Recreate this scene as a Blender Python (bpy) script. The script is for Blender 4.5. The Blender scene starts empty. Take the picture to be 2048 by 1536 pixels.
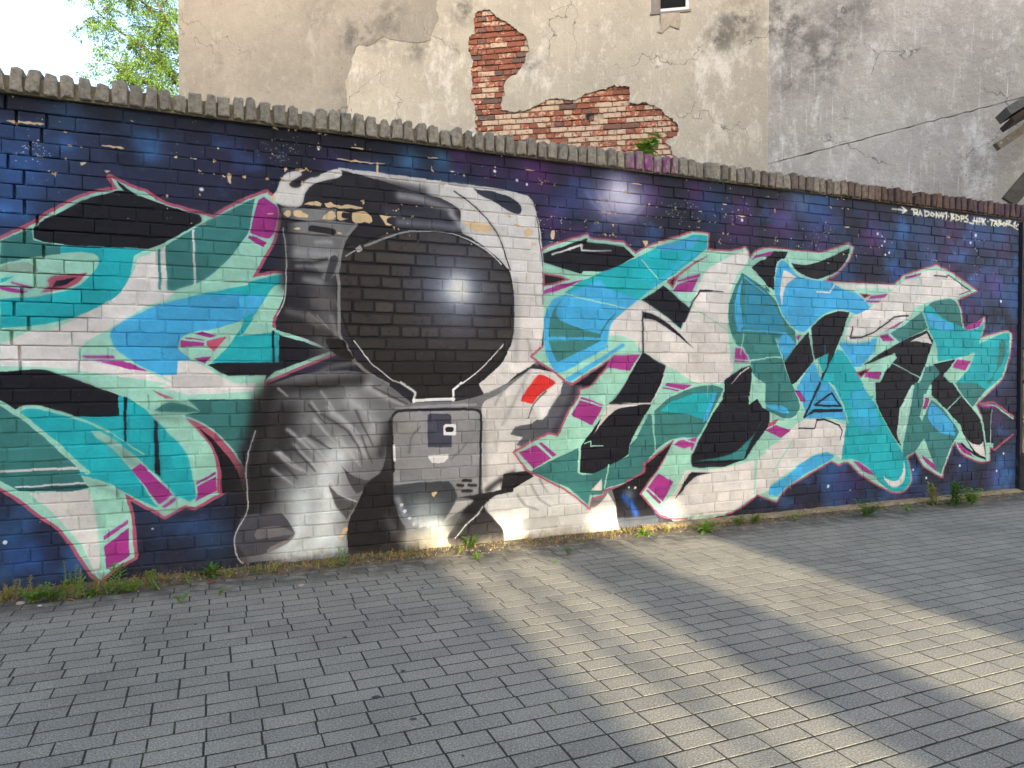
import bpy, bmesh, math, random
import numpy as np
from mathutils import Vector, Matrix, Euler

# ================================================================== CAMERA, SKY, SUN, EXPOSURE
SC = bpy.context.scene
COL = SC.collection
LENS = 1430.0 / 2048 * 36
SUN_EL = math.radians(12.5)
cam_d = bpy.data.cameras.new('camera'); cam = bpy.data.objects.new('camera', cam_d); COL.objects.link(cam)
cam_d.sensor_width = 36; cam_d.lens = LENS; cam_d.clip_end = 2000; cam_d.clip_start = 0.05
cam.location = (0, -4.94, 1.30)
cam.rotation_euler = (math.pi / 2 - math.atan(28 / 1430.0), 0, -math.radians(22.66))
SC.camera = cam
world = bpy.data.worlds.new('World'); SC.world = world; world.use_nodes = True
wn = world.node_tree; sky = wn.nodes.new('ShaderNodeTexSky'); sky.sky_type = 'NISHITA'; sky.sun_disc = False
sky.sun_elevation = SUN_EL; sky.sun_rotation = math.pi; sky.air_density = 0.85; sky.dust_density = 4.5; sky.ozone_density = 0.8
wn.nodes['Background'].inputs[1].default_value = 0.15
wn.links.new(sky.outputs[0], wn.nodes['Background'].inputs[0])
sun_d = bpy.data.lights.new('sun', 'SUN'); sun = bpy.data.objects.new('sun', sun_d); COL.objects.link(sun)
sun_d.energy = 2.4; sun_d.angle = math.radians(0.9); sun_d.color = (1.0, .91, .68)
sun.rotation_euler = (math.pi / 2 - SUN_EL, 0, 0)
SC.view_settings.view_transform = 'Standard'; SC.view_settings.look = 'None'; SC.view_settings.gamma = 1
SC.view_settings.use_curve_mapping = False; SC.view_settings.exposure = 2.48

# ------------------------------------------------------------------ MURAL (paint computed in wall metres)
F_PX = 1430.0; YAW = math.radians(22.66); PITCH = math.atan(28 / 1430.0); CAM_H = 1.30; CAM_D = 4.94
_fw = np.array([math.sin(YAW) * math.cos(PITCH), math.cos(YAW) * math.cos(PITCH), -math.sin(PITCH)])
_rt = np.array([math.cos(YAW), -math.sin(YAW), 0.0]); _up = np.cross(_rt, _fw)
CAM = np.array([0.0, -CAM_D, CAM_H])
def sight(x, y):
    return _fw + _rt * (x - 1024) / F_PX - _up * (y - 768) / F_PX
def on_wall(x, y):
    r = sight(x, y); t = CAM_D / r[1]
    return r[0] * t, CAM_H + r[2] * t
def on_ground(x, y, z=0.0):
    r = sight(x, y); t = (z - CAM_H) / r[2]
    return CAM[0] + r[0] * t, CAM[1] + r[1] * t
def project(p):
    v = np.asarray(p, float) - CAM; z = v @ _fw
    return 1024 + F_PX * (v @ _rt) / z, 768 - F_PX * (v @ _up) / z, z

MX0, MX1, MZ0, MZ1, MRES = -1.42, 8.0, -0.10, 2.96, 0.003
MW = int((MX1 - MX0) / MRES); MH = int((MZ1 - MZ0) / MRES)
COURSE = 0.0848; STRETCH = 0.292

def wall_bricks():
    """every brick of the wall as (x0, x1, z0, z1, row): stretcher and header courses in turn"""
    r = random.Random(5); out = []
    for k in range(34):
        z0 = k * COURSE; unit = STRETCH if k % 2 else STRETCH / 2
        x = -3.2 + (0.073 if k % 2 else 0.0) + 0.036 * ((k // 2) % 2)
        while x < 7.86:
            u = unit
            if r.random() < 0.12:
                u = STRETCH / 2 if k % 2 else STRETCH
            x1 = min(x + u + r.uniform(-.007, .007), 7.88)
            if 7.88 - x1 < 0.06: x1 = 7.88
            out.append((x, x1, z0, z0 + COURSE, k)); x = x1
    return out

def paint_mural():
    g = np.random.default_rng(3)
    C = np.zeros((MH, MW, 3), np.float32)
    O = {}
    for i, row in enumerate('ABC'):
        for j in range(4): O[row + str(j)] = (512 * j, 384 * i)
    def parse(s):
        """'B0: u,v u,v! B1: u,v' -> photo points, corner flags"""
        pts, cor, o = [], [], None
        for tok in s.split():
            if tok.endswith(':'):
                o = O.get(tok[:-1], 'I'); continue
            c = tok.endswith('!'); u, v = [float(q) for q in tok.rstrip('!').split(',')]
            pts.append((u, v) if o == 'I' else (o[0] + u / 4, o[1] + v / 4)); cor.append(c)
        return pts, cor
    def spline(pts, cor, closed):
        n = len(pts); P = [np.array(p, float) for p in pts]; out = []
        for i in range(n if closed else n - 1):
            p1, p2 = P[i], P[(i + 1) % n]
            p0 = P[i - 1] if (closed or i > 0) else p1
            p3 = P[(i + 2) % n] if (closed or i + 2 < n) else p2
            m1 = np.zeros(2) if cor[i] else (p2 - p0) * .5
            m2 = np.zeros(2) if cor[(i + 1) % n] else (p3 - p1) * .5
            L = np.linalg.norm(p2 - p1); k = max(2, int(L / 6))
            lim = 1.2 * L
            for m in (m1, m2):
                q = np.linalg.norm(m)
                if q > lim: m *= lim / q
            for t in np.arange(k) / k:
                out.append((2*t**3-3*t*t+1)*p1 + (t**3-2*t*t+t)*m1 + (-2*t**3+3*t*t)*p2 + (t**3-t*t)*m2)
        if not closed: out.append(P[-1])
        return out
    def canvas(pts):
        q = [on_wall(*p) for p in pts]
        return np.array([((X - MX0) / MRES, (Z - MZ0) / MRES) for X, Z in q])
    def cover(Q):
        """anti-aliased coverage of a closed polygon (canvas px)"""
        x0 = max(int(Q[:, 0].min()) - 1, 0); x1 = min(int(Q[:, 0].max()) + 2, MW)
        y0 = max(int(Q[:, 1].min()) - 1, 0); y1 = min(int(Q[:, 1].max()) + 2, MH)
        if x1 <= x0 or y1 <= y0: return None
        A = np.zeros((y1 - y0, x1 - x0), np.float32); S = 3
        a = Q; b = np.roll(Q, -1, 0)
        xs = np.arange(x0, x1)
        for i in range(y1 - y0):
            for s in range(S):
                y = y0 + i + (s + .5) / S
                m = (a[:, 1] <= y) != (b[:, 1] <= y)
                if not m.any(): continue
                aa, bb = a[m], b[m]
                X = np.sort(aa[:, 0] + (y - aa[:, 1]) / (bb[:, 1] - aa[:, 1]) * (bb[:, 0] - aa[:, 0]))
                for e in range(0, len(X) - 1, 2):
                    A[i] += np.clip(np.minimum(xs + 1, X[e + 1]) - np.maximum(xs, X[e]), 0, 1) / S
        return A, x0, x1, y0, y1
    def put(A, x0, x1, y0, y1, col, alpha=1.0):
        k = (A * alpha)[..., None]
        C[y0:y1, x0:x1] = C[y0:y1, x0:x1] * (1 - k) + np.array(col, np.float32) / 255 * k
    last = {}
    def f(col, s, smooth=0, alpha=1.0):
        pts, cor = parse(s)
        if smooth: pts = spline(pts, cor, True)
        r = cover(canvas(pts))
        if r is not None: put(*r, PAL.get(col, col) if isinstance(col, str) else col, alpha)
        last['r'] = r
    def field(Q, W):
        pad = W.max() * 3 + 2
        x0 = max(int(Q[:, 0].min() - pad), 0); x1 = min(int(Q[:, 0].max() + pad) + 1, MW)
        y0 = max(int(Q[:, 1].min() - pad), 0); y1 = min(int(Q[:, 1].max() + pad) + 1, MH)
        if x1 <= x0 or y1 <= y0: return None
        best = np.full((y1 - y0, x1 - x0), 1e9, np.float32)
        for i in range(len(Q) - 1):
            a, b = Q[i], Q[i + 1]; d = b - a; L2 = d @ d + 1e-9
            p = max(W[i], W[i + 1]) * 2.2 + 2
            i0 = max(int(min(a[0], b[0]) - p), x0); i1 = min(int(max(a[0], b[0]) + p) + 1, x1)
            j0 = max(int(min(a[1], b[1]) - p), y0); j1 = min(int(max(a[1], b[1]) + p) + 1, y1)
            if i1 <= i0 or j1 <= j0: continue
            xx = (np.arange(i0, i1, dtype=np.float32) + .5 - a[0])[None]; yy = (np.arange(j0, j1, dtype=np.float32) + .5 - a[1])[:, None]
            t = np.clip((xx * d[0] + yy * d[1]) / L2, 0, 1)
            dist = np.hypot(xx - t * d[0], yy - t * d[1]) / (W[i] + (W[i + 1] - W[i]) * t)
            v = best[j0 - y0:j1 - y0, i0 - x0:i1 - x0]; np.minimum(v, dist, out=v)
        return best, x0, x1, y0, y1
    def k(col, s, w, w1=None, smooth=1, soft=0, alpha=1.0):
        """brush line, w photo px wide (tapering to w1); soft: airbrushed"""
        pts, cor = parse(s)
        if smooth and len(pts) > 2: pts = spline(pts, cor, False)
        Q = canvas(pts)
        mid = pts[len(pts) // 2]
        sc = abs(on_wall(mid[0], mid[1] + 1)[1] - on_wall(*mid)[1]) / MRES
        w1 = w if w1 is None else w1
        W = np.linspace(w, w1, len(Q)) * sc * .5 + .2
        r = field(Q, W)
        if r is None: return
        d = r[0]
        A = np.exp(-d * d * 1.1) if soft else np.clip((1 - d) * W.mean() + .5, 0, 1)
        put(A, *r[1:], PAL.get(col, col) if isinstance(col, str) else col, alpha)
    def spot(col, x, y, r, alpha=1.0, soft=0):
        k(col, 'I: %f,%f %f,%f' % (x, y, x + .01, y), 2 * r, soft=soft, alpha=alpha, smooth=0)
    def noise(cell, seed=0):
        """smooth value noise over the canvas, cell in px"""
        q = np.random.default_rng(seed); h, w = int(MH / cell) + 3, int(MW / cell) + 3
        n = q.random((h, w)).astype(np.float32)
        y = np.arange(MH) / cell; x = np.arange(MW) / cell
        yi = y.astype(int); xi = x.astype(int); fy = y - yi; fx = x - xi
        fy = (fy * fy * (3 - 2 * fy))[:, None].astype(np.float32); fx = (fx * fx * (3 - 2 * fx))[None].astype(np.float32)
        a = n[yi][:, xi]; b = n[yi][:, xi + 1]; c = n[yi + 1][:, xi]; d = n[yi + 1][:, xi + 1]
        return (a * (1 - fx) + b * fx) * (1 - fy) + (c * (1 - fx) + d * fx) * fy
    def fbm(cell, seed, octs=4):
        s = 0; a = .5
        for o in range(octs):
            s = s + a * noise(max(cell / 2 ** o, 2), seed + o * 17); a *= .5
        return s / (1 - .5 ** octs)
    PAL = dict(M=(160, 213, 192), P=(60, 124, 121), T=(32, 174, 183), B=(70, 172, 221), G=(166, 54, 136), W=(222, 217, 212),
               K=(25, 25, 34), R=(178, 88, 112), RED=(226, 52, 50), BEI=(226, 196, 150), GR=(124, 123, 123), DG=(52, 50, 54))
    def mix(col, A):
        A = np.clip(A, 0, 1)[..., None]
        C[:] = C * (1 - A) + np.array(col, np.float32) / 255 * A
    # ---- night sky background
    C[:] = np.array((35, 38, 53), np.float32) / 255
    X = (MX0 + (np.arange(MW) + .5) * MRES)[None]; Z = (MZ0 + (np.arange(MH) + .5) * MRES)[:, None]
    ss = lambda a, b, v: np.clip((v - a) / (b - a), 0, 1) ** 2 * (3 - 2 * np.clip((v - a) / (b - a), 0, 1))
    n1, n2, n3 = fbm(150, 11), fbm(110, 23), fbm(70, 37)
    left = np.exp(-((X + .9) / .75) ** 2) * np.ones_like(Z)
    right = ss(4.2, 5.6, X) * np.ones_like(Z)
    mix((48, 61, 92), np.clip(left * .8 * (.45 + .55 * ss(1.2, 2.2, Z)) + right * .5, 0, .7) * ss(.25, .6, fbm(200, 5, 3)))
    mix((52, 86, 138), ss(.50 - .16 * left - .12 * right, .78, n1) * (.62 + .3 * right))
    mix((70, 48, 88), ss(.50, .74, n2) * (.70 * ss(.2, 1.2, X) + .1))
    mix((64, 118, 182), ss(.60 - .1 * left - .06 * right, .80, n3) * (.35 + .3 * left + .35 * right))
    mix((27, 26, 38), ss(.52, .72, fbm(170, 71)) * .55)
    mix((24, 24, 32), ss(2.70, 2.84, Z) * (.75 - .45 * right) * np.ones_like(X))
    for (x, y, r, c, a) in [(300, 300, 30, (70, 130, 190), .5), (130, 230, 40, (70, 120, 170), .5), (40, 340, 60, (60, 115, 190), .6), (20, 420, 40, (70, 125, 200), .6),
                            (820, 320, 22, (80, 150, 190), .6), (885, 318, 20, (70, 150, 190), .6), (1150, 400, 40, (80, 90, 170), .5), (1115, 420, 25, (70, 100, 170), .6),
                            (1420, 420, 40, (50, 100, 180), .5), (1600, 400, 45, (130, 160, 210), .6), (1640, 425, 50, (50, 100, 170), .6), (1800, 555, 30, (40, 80, 170), .6),
                            (1860, 500, 40, (80, 100, 160), .5), (1960, 460, 40, (40, 110, 180), .5), (2000, 470, 25, (40, 120, 190), .5), (1960, 570, 30, (90, 70, 120), .5),
                            (20, 1060, 40, (55, 110, 160), .5), (60, 1110, 40, (40, 80, 160), .5), (430, 1080, 45, (60, 110, 160), .5), (400, 1050, 30, (50, 90, 160), .45),
                            (1690, 980, 30, (50, 90, 170), .6), (1820, 945, 30, (40, 90, 170), .5), (1930, 925, 25, (60, 90, 170), .5), (1985, 955, 25, (90, 80, 150), .5),
                            (980, 330, 40, (80, 50, 110), .5), (1080, 350, 45, (110, 45, 120), .5), (1240, 345, 30, (120, 120, 180), .5), (660, 320, 30, (80, 55, 110), .5), (470, 330, 60, (60, 50, 95), .5)]:
        spot(c, x, y, r, a * .8, 1)
    # pale swirl (moon)
    for x, y, r_ in [(1060, 345, 40), (1100, 440, 34), (1300, 395, 36), (1480, 445, 34), (1560, 430, 30), (1745, 480, 34), (1870, 610, 30), (1990, 570, 28), (1150, 330, 30), (1390, 385, 30), (920, 310, 30)]: spot((104, 56, 124), x, y, r_, .5, 1)
    for x, y, r_, a_ in [(1205, 402, 44, .5), (1240, 402, 52, .6), (1270, 400, 44, .5)]: spot((132, 124, 172), x, y, r_, a_, 1)
    for x, y, r_, a_ in [(1220, 400, 30, .6), (1245, 396, 34, .8), (1265, 402, 26, .6), (1236, 384, 26, .8)]: spot((220, 215, 232), x, y, r_, a_, 1)
    for s in ['I: 1200,425 1228,444 1262,438 1288,415', 'I: 1206,412 1232,430 1262,424 1282,404', 'I: 1195,385 1205,412 1216,430', 'I: 1172,384 1190,412 1215,425']:
        k((200, 192, 220), s, 9, 5, soft=1, alpha=.16)
    for s in ['I: 1225,425 1250,430 1275,418', 'I: 1212,400 1222,418']: k((90, 80, 120), s, 8, 4, soft=1, alpha=.18)
    # stars and spatter
    for _ in range(1500):
        sx, sy = g.uniform(0, 2040), g.uniform(180, 1180)
        spot((170, 190, 215), sx, sy, g.choice([.5, .7, .9]), g.uniform(.15, .6))
    for cx, cy, n in [(560, 305, 60), (70, 300, 40), (530, 230, 0), (1360, 420, 40), (1640, 470, 40), (1480, 430, 30), (1090, 440, 25)]:
        for _ in range(n): spot((220, 225, 230), cx + g.normal(0, 18), cy + g.normal(0, 14), g.uniform(.4, 1.2), .8)
    for x, y, r in [(402, 379, 4), (636, 298, 2.6), (989, 343, 3), (1034, 361, 2.5), (1054, 369, 2.2), (10, 1085, 4), (1755, 468, 2.6), (1764, 473, 2.2), (1769, 483, 2.2), (1764, 492, 2.2), (1778, 506, 2.2), (1771, 510, 2),
                    (1951, 471, 3.5), (1941, 486, 2.6), (2001, 603, 2.6), (1656, 973, 3.2), (1701, 981, 1.8), (1826, 940, 2.4), (1852, 956, 2.4), (1920, 932, 2.6), (1994, 942, 2.6), (2008, 908, 2.4), (1484, 441, 3), (305, 1058, 2)]:
        spot((228, 230, 232), x, y, r)
    # ---- LEFT LETTERS
    sil = 'I: 0,480! 62,450 112,420 162,396 200,384 236,380! 220,355! 255,372 290,385! 322,405 375,422 425,436! 462,415 512,392 533,385! 548,398 557,415 555,445 544,484 527,515 505,556! 540,549 563,546! 566,562 560,600 548,630 543,655! 676,702! 527,764! 527,835 512,853 500,893 493,950! 443,985! 388,1016! 370,1010! 330,1033! 250,988! 262,1040 268,1115! 225,1140 200,1160! 186,1150 165,1120 122,1060 85,1035 28,992 0,975! -60,960! -60,500!'
    k('R', sil.replace('-60,960! -60,500!', ''), 11)
    f('M', sil, 1)
    f((130, 140, 124), 'B0: 0,600 200,560 300,640 150,645 0,640', 1, .55)
    f('K', 'B0: 1040,5! 950,-8 830,20 660,70 480,165 330,235 265,290! 270,370! 330,395 560,425 850,440 1180,455! 1300,410 1560,270 1610,235 1590,185 1500,160 1350,115 1180,60', 1)
    f('K', 'A0: 930,1445! 1000,1500 1090,1560! 1010,1540 960,1500', 1)
    f('P', 'B0: 0,395 250,285 265,390 480,430 480,495 250,522 0,578')
    f('T', 'B0: 480,430! 850,442 1160,460! 1070,510! 1060,560 1040,660 960,800 850,880 650,980 350,1060 0,1092! 0,860! 300,836 500,800 650,740 740,650 790,560 770,510 720,490 640,478 480,490!', 1)
    f('R', 'B0: 370,710! 440,670 700,650! 620,730 510,780 320,810! 390,750', 1)
    f('K', 'B0: 410,770! 450,710! 620,685! 530,740!', 0)
    f('G', 'B0: 90,720 270,768 240,780 90,735'); f('G', 'B0: 0,760! 60,765 220,800! 180,812 60,800 0,780!', 1)
    f('T', 'B0: 0,700 110,675 40,720 0,730')
    f('W', 'B0: 1255,463! 1100,532! 1062,640 962,800 820,905 650,992 420,1100 250,1112 60,1192 0,1222! 0,1398! 330,1400 700,1440 1100,1500 1350,1540! C0: 1250,20! 1500,90! 2048,62! 2048,-6! B0: 1880,1536! 1700,1440! 1560,1355! 1415,1355! 1400,1465! 1250,1440! 900,1390! 650,1340! 610,1300 680,1210 830,1120 1000,1020 1180,910 1330,860 1400,795! 1270,785!', 1)
    f('M', 'B0: 680,1210! 870,1120! 900,1220 930,1270 1100,1390 1260,1450 1400,1545! 1170,1440! 650,1340! 610,1300', 1)
    f('T', 'B0: 1290,890 1700,800 2048,738 2048,985 1950,1125 1850,1205 1965,1030 1960,940 1880,930 1540,850')
    f('B', 'B0: 1270,900! 1540,842 1740,815 1950,820! 1955,1022! 1740,1090 1560,1120 1440,1170 1430,1260 1530,1340! 1418,1357! 1410,1465! 1290,1472! 1100,1380 930,1260 890,1190 880,1120 950,1060 1060,1000', 1)
    f('T', 'B0: 1930,1150 2048,1140 B1: 40,1140 130,1120 180,1130 175,1365 0,1367 B0: 1690,1370 1830,1230 1880,1160')
    f('K', 'B1: 182,1142! 598,1270! 150,1440! 60,1520! 85,1470! -20,1468! B0: 1830,1475! 1662,1388! 1720,1370! B1: 178,1366!')
    k('K', 'B1: 135,1120 138,1370', 4, smooth=0)
    f('T', 'B1: -60,720! 205,660! 215,720! 120,780 40,900 -20,1000! -110,1100!', 1); f('B', 'B1: -80,830! 70,830! 0,960! -90,1000!', 0)
    f('M', 'B1: 232,725! 215,860! 150,980! 60,1010! -30,1010! 60,880! 130,790!')
    for s, c in [('B0: 1560,1140 1620,1118 1735,1150 1680,1170', 'G'), ('B0: 1480,1163 1630,1186 1630,1194 1480,1174', 'G'), ('B0: 1440,1185 1630,1210 1625,1236 1440,1236', 'G'),
                 ('B0: 1650,1195 1815,1158 1710,1280 1650,1230', (205, 90, 120)), ('B0: 1550,1330 1690,1320 1640,1378', 'G'), ('B0: 650,1312 905,1312 925,1335 680,1335', 'G'), ('B0: 740,1350 990,1355 1080,1385 1180,1440 1040,1420', 'G')]: f(c, s)
    f('P', 'B0: 1320,430! 1600,265 1700,210 1850,140 2040,50! 2020,150 1985,320 1930,400 1850,510 1720,640 1600,720 1400,785! 1340,785!', 1)
    f('W', 'B0: 1285,450 1320,430 1332,785 1293,785'); f('P', 'B0: 1262,465 1280,455 1291,780 1267,780')
    f('W', 'B0: 1535,305 1552,298 1566,740 1548,746')
    f('G', 'B1: 20,60! 60,38! 120,78 170,122 174,200 150,300 130,345 95,372 B0: 2048,350! 1996,328! 2012,260!', 1)
    f('G', 'B1: 0,362! 82,402! 62,440! 0,410! B0: 1984,372! 1992,352!')
    f('K', 'B0: -40,1445! 330,1420 500,1470 700,1536 C0: 860,50 945,95! 950,255! 790,268! 520,255 400,195 240,185 110,210! 0,145! -40,120!', 1)
    f('P', 'C0: -20,165! 120,245 330,395 480,545 600,640 640,720! 700,830! 600,857 150,862! 100,830 -20,765!', 1)
    f('W', 'C0: 0,690 620,664 632,684 0,710'); f('W', 'C0: 110,825 680,784 690,800 130,836')
    f((45, 98, 98), 'C0: 130,838 690,802 705,835 600,860 160,862')
    f('T', 'C0: 160,230! 210,205 300,205 500,250 790,267! 950,255! 945,92! 1030,120! 1150,200 1250,300 1440,490 1505,590 1530,700 1570,910! 1520,945! 1410,905 1250,985! 1130,930 1000,870 850,790 610,720! 700,700! 600,610 480,480 320,370', 1)
    k('M', 'C0: 125,222 160,200 210,188 330,192 520,245 800,350 950,440 1150,565', 7, 3)
    k('M', 'C0: 0,150 160,258 330,385 480,520 620,650 700,712', 9)
    f('M', 'C0: 718,378! 800,382! 900,420 1150,640 1405,905 1290,990! 1240,960 1050,690 870,500 790,455!', 1)
    k((118, 150, 138), 'C0: 900,490 1080,640', 22, soft=1, alpha=.7); k((118, 150, 138), 'C0: 760,800 930,880', 16, soft=1, alpha=.6); k((118, 150, 138), 'C0: 1250,262 1420,280', 16, soft=1, alpha=.6)
    f('T', 'C0: 800,380 900,440 1180,640 1230,650 1000,470 870,390', 0, .9)
    f('G', 'C0: 1050,690 1122,638 1382,888 1272,962'); f('G', 'C0: 1290,978 1400,908 1408,934 1312,992')
    f('K', 'C0: 985,98 1014,106 1006,462 990,462'); f('K', 'C0: 1228,288 1256,306 1280,742 1236,712')
    f('M', 'C0: 945,92 985,98 1040,122 1090,90 900,0 720,0 760,25'); f('R', 'C0: 1215,45 1385,115 1320,122')
    f('P', 'C0: 1230,220! 1320,160 1400,150 1500,175 1605,226! 1420,226!', 1)
    f('P', 'C0: 1500,128! 2060,122! 2056,340 1995,500 1965,720! 1750,440 1600,340 1470,250! 1605,226! 1540,160', 1)
    k((28, 32, 36), 'C0: 2070,150 2050,340 1990,520 1970,640', 34, soft=1, alpha=.9)
    k('M', 'C0: 1500,270 1640,335 1770,435 1880,565 1950,690', 4)
    f('R', 'C0: 1480,270! 1620,330 1760,430 1870,560 1940,670 1975,760 1955,860! 1780,880! 1735,870! 1730,650 1690,520 1590,390', 1)
    f((26, 25, 32), 'C0: 1575,345! 1700,440 1850,620 1915,740 1945,870! 1775,872! 1760,650 1700,500', 1)
    f('G', 'C0: 1570,790 1720,700 1722,722 1570,812'); f('G', 'C0: 1575,825! 1725,740! 1735,855! 1560,945! 1585,880!')
    f('W', 'C0: 220,880! 700,850! 740,930 770,1100 800,1400 770,1536! 740,1480 640,1280 480,1100 330,960', 1)
    f('G', 'C0: 830,1215 1020,1090 1020,1122 830,1252'); f('G', 'C0: 832,1300 1030,1155 1032,1380 850,1490')
    # ---- ASTRONAUT
    f((40, 38, 44), 'I: 556,415! 553,395 565,357 590,346 690,343 840,357 1030,385 1062,398 1076,440 1087,520 1088,650 1078,722 1050,760 950,812 820,812 720,745 640,690 551,660! 560,610 572,580 571,470', 1)
    k((96, 95, 96), 'I: 640,500 640,560 650,620 652,690', 60, soft=1, alpha=.8)
    f((128, 127, 127), 'B1: 200,130 640,135 640,225 520,250 200,200')
    f((122, 121, 121), 'B1: 240,250! 560,230 800,255! 720,380 680,480 650,560 630,660 540,700 440,560 300,560 250,470', 1)
    k((50, 48, 52), 'B1: 235,230 240,500 250,740', 34, soft=1, alpha=.9)
    k((165, 165, 165), 'B1: 480,400 600,400', 9, soft=1, alpha=.8); k((160, 160, 160), 'B1: 330,480 620,520', 20, soft=1, alpha=.8); k((40, 38, 40), 'B1: 440,295 615,320', 12, smooth=0)
    k((150, 150, 150), 'B1: 330,590 600,600', 10, soft=1, alpha=.8); k((140, 140, 140), 'B1: 390,700 520,720', 14, soft=1, alpha=.7)
    k((42, 40, 42), 'B1: 300,560 420,570 560,540', 8, soft=1, alpha=.8); k((42, 40, 42), 'B1: 270,650 420,650 520,660', 9, soft=1, alpha=.7)
    f((58, 57, 60), 'B1: 600,520 650,520 620,650 560,720 545,700', 1, .9)
    k((96, 92, 88), 'B1: 480,860 640,870', 26, soft=1, alpha=.8); k((120, 118, 114), 'B1: 420,980 540,1060 660,1150', 10, 6, soft=1, alpha=.8); k((120, 118, 114), 'B1: 250,950 400,1000 480,1080', 16, soft=1, alpha=.6)
    k((58, 52, 50), 'B1: 280,1080 450,1110 600,1150', 22, soft=1, alpha=.9); k((150, 149, 146), 'B1: 490,990 580,1100', 3, 1, alpha=.6); k((150, 149, 146), 'B1: 600,1000 640,1140', 12, soft=1, alpha=.5)
    k((186, 186, 184), 'B1: 215,290 232,420 240,560 238,680 225,860 165,990', 2.2)
    # white right half
    f('W', 'I: 672,338! 760,347 840,357 990,377 1035,386 1062,398 1076,440 1087,520 1088,640 1078,722! 1035,748! 975,800! I: 957,768! B1: 1850,1480 1980,1350 2030,1200 2045,1000 2045,720 2022,620! 1960,580 1850,470 1730,372 1640,310 1640,150! 1500,60 1300,0! I: 790,372 730,352', 1)
    f((40, 38, 44), 'I: 700,356 760,362 830,382 860,395 790,400 690,380', 1)
    k((40, 38, 44), 'I: 720,362 790,372 845,384', 26, soft=1, alpha=.75)
    k((206, 204, 204), 'B1: 1150,30 1350,70 1560,150', 20, soft=1, alpha=.6); k((120, 122, 130), 'B1: 1150,240 1400,260 1640,290', 18, soft=1, alpha=.75); k((60, 60, 70), 'B1: 1050,160 1300,180 1500,180', 22, soft=1, alpha=.9)
    k((196, 196, 198), 'B1: 1560,180 1640,270', 14, soft=1, alpha=.7)
    f((50, 55, 68), 'I: 946,378! 984,383! 1008,390 1026,398 1042,412 1041,428 1022,424 1002,412 985,402 965,394', 1)
    k((30, 28, 30), 'B1: 1580,-5 1750,120 1880,260 1960,400 2010,560 2032,625', 2.2)
    k((172, 170, 166), 'I: 1030,560 1034,640 1030,720', 16, soft=1, alpha=.7); k((150, 150, 150), 'B2: 125,1190 150,1280 200,1380', 8, soft=1, alpha=.6); k((180, 178, 174), 'B2: 10,1000 20,1150', 14, soft=1, alpha=.7)
    k((60, 60, 64), 'B2: 195,200 225,420 245,560 245,900', 1.6)
    # top-left knob
    f((218, 212, 204), 'A1: 150,1536! 160,1530 190,1450 240,1390 330,1370 370,1400 300,1440 265,1470 290,1502 350,1500 390,1450 450,1420 530,1390 640,1350 690,1380 670,1420 540,1450 450,1480 400,1536 B1: 390,20 380,60 340,120 200,110 130,40', 1)
    f((40, 38, 48), 'A1: 370,1395 430,1380 505,1385 500,1415 420,1422 375,1420', 1)
    k((205, 200, 196), 'A1: 660,1352 900,1385 1150,1425 1350,1450', 4, 12)
    # visor, with a browner rectangle inset on each brick
    VIS = 'B1: 860,420! 1000,352 1200,326 1480,332 1700,380 1850,480 1960,580 2030,700 2048,900 2040,1150 1980,1300 1850,1440 1700,1536 C1: 1570,40! 1560,130! 1280,130! 1270,50! 1180,0 B1: 1000,1430 850,1270 760,1150 700,1000 662,860 660,650 680,500 740,430!'
    k((30, 28, 30), VIS, 8)
    f((37, 34, 34), VIS, 1)
    A, x0, x1, y0, y1 = last['r']
    vm = np.zeros((MH, MW), np.float32); vm[y0:y1, x0:x1] = A
    fine = fbm(10, 91, 3); q = random.Random(8)
    for bx0, bx1, bz0, bz1, row in wall_bricks():
        cx, cz = (bx0 + bx1) / 2, (bz0 + bz1) / 2
        if not (.7 < cx < 2.3 and 1.1 < cz < 2.4): continue
        i0, i1 = int((bx0 - MX0) / MRES) + 4, int((bx1 - MX0) / MRES) - 4
        j0, j1 = int((bz0 - MZ0) / MRES) + 4, int((bz1 - MZ0) / MRES) - 4
        if i1 <= i0: continue
        low = min(max((cz - 1.28) / .25, 0), 1)
        col = np.array(q.choice([(66, 61, 57), (62, 56, 52), (58, 54, 51), (68, 61, 55)]), np.float32) / 255 * (.6 + .4 * low)
        m = vm[j0:j1, i0:i1] * np.clip((fine[j0:j1, i0:i1] - .15) * 6, .4, 1) * (.25 + .7 * low)
        C[j0:j1, i0:i1] = C[j0:j1, i0:i1] * (1 - m[..., None]) + col * m[..., None]
    spot((104, 112, 138), 908, 580, 98, .65, 1); spot((176, 188, 204), 914, 580, 48, .75, 1); spot((236, 240, 240), 917, 577, 26, .95, 1); spot((250, 250, 246), 917, 577, 20, 1, 1)
    k((232, 232, 230), 'C1: 1160,-8 1235,42 1272,72 1262,148', 4.5, smooth=0); k((226, 226, 224), 'C1: 1262,134 1420,128 1582,124', 6, smooth=0); k((232, 232, 230), 'C1: 1578,138 1574,50 1645,-6', 4.5, smooth=0)
    k((150, 150, 152), 'B1: 870,432 1060,362 1200,322 1400,314 1560,332', 4, 2); k((190, 190, 190), 'B1: 1560,335 1700,385 1850,470 1960,580', 3, 3); k((40, 38, 42), 'B1: 1560,342 1700,395 1840,485', 2.5)
    k((160, 160, 158), 'B1: 720,512 790,470', 2.5, smooth=0); f((176, 176, 172), 'B1: 790,450 830,424 852,464 810,488')
    k((210, 210, 210), 'B1: 780,1190 830,1255 920,1370 1010,1440 1100,1510 1190,1540', 2.2); k((220, 220, 218), 'B1: 1980,1215 1900,1310 1780,1430 1650,1536', 2.2)
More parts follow.
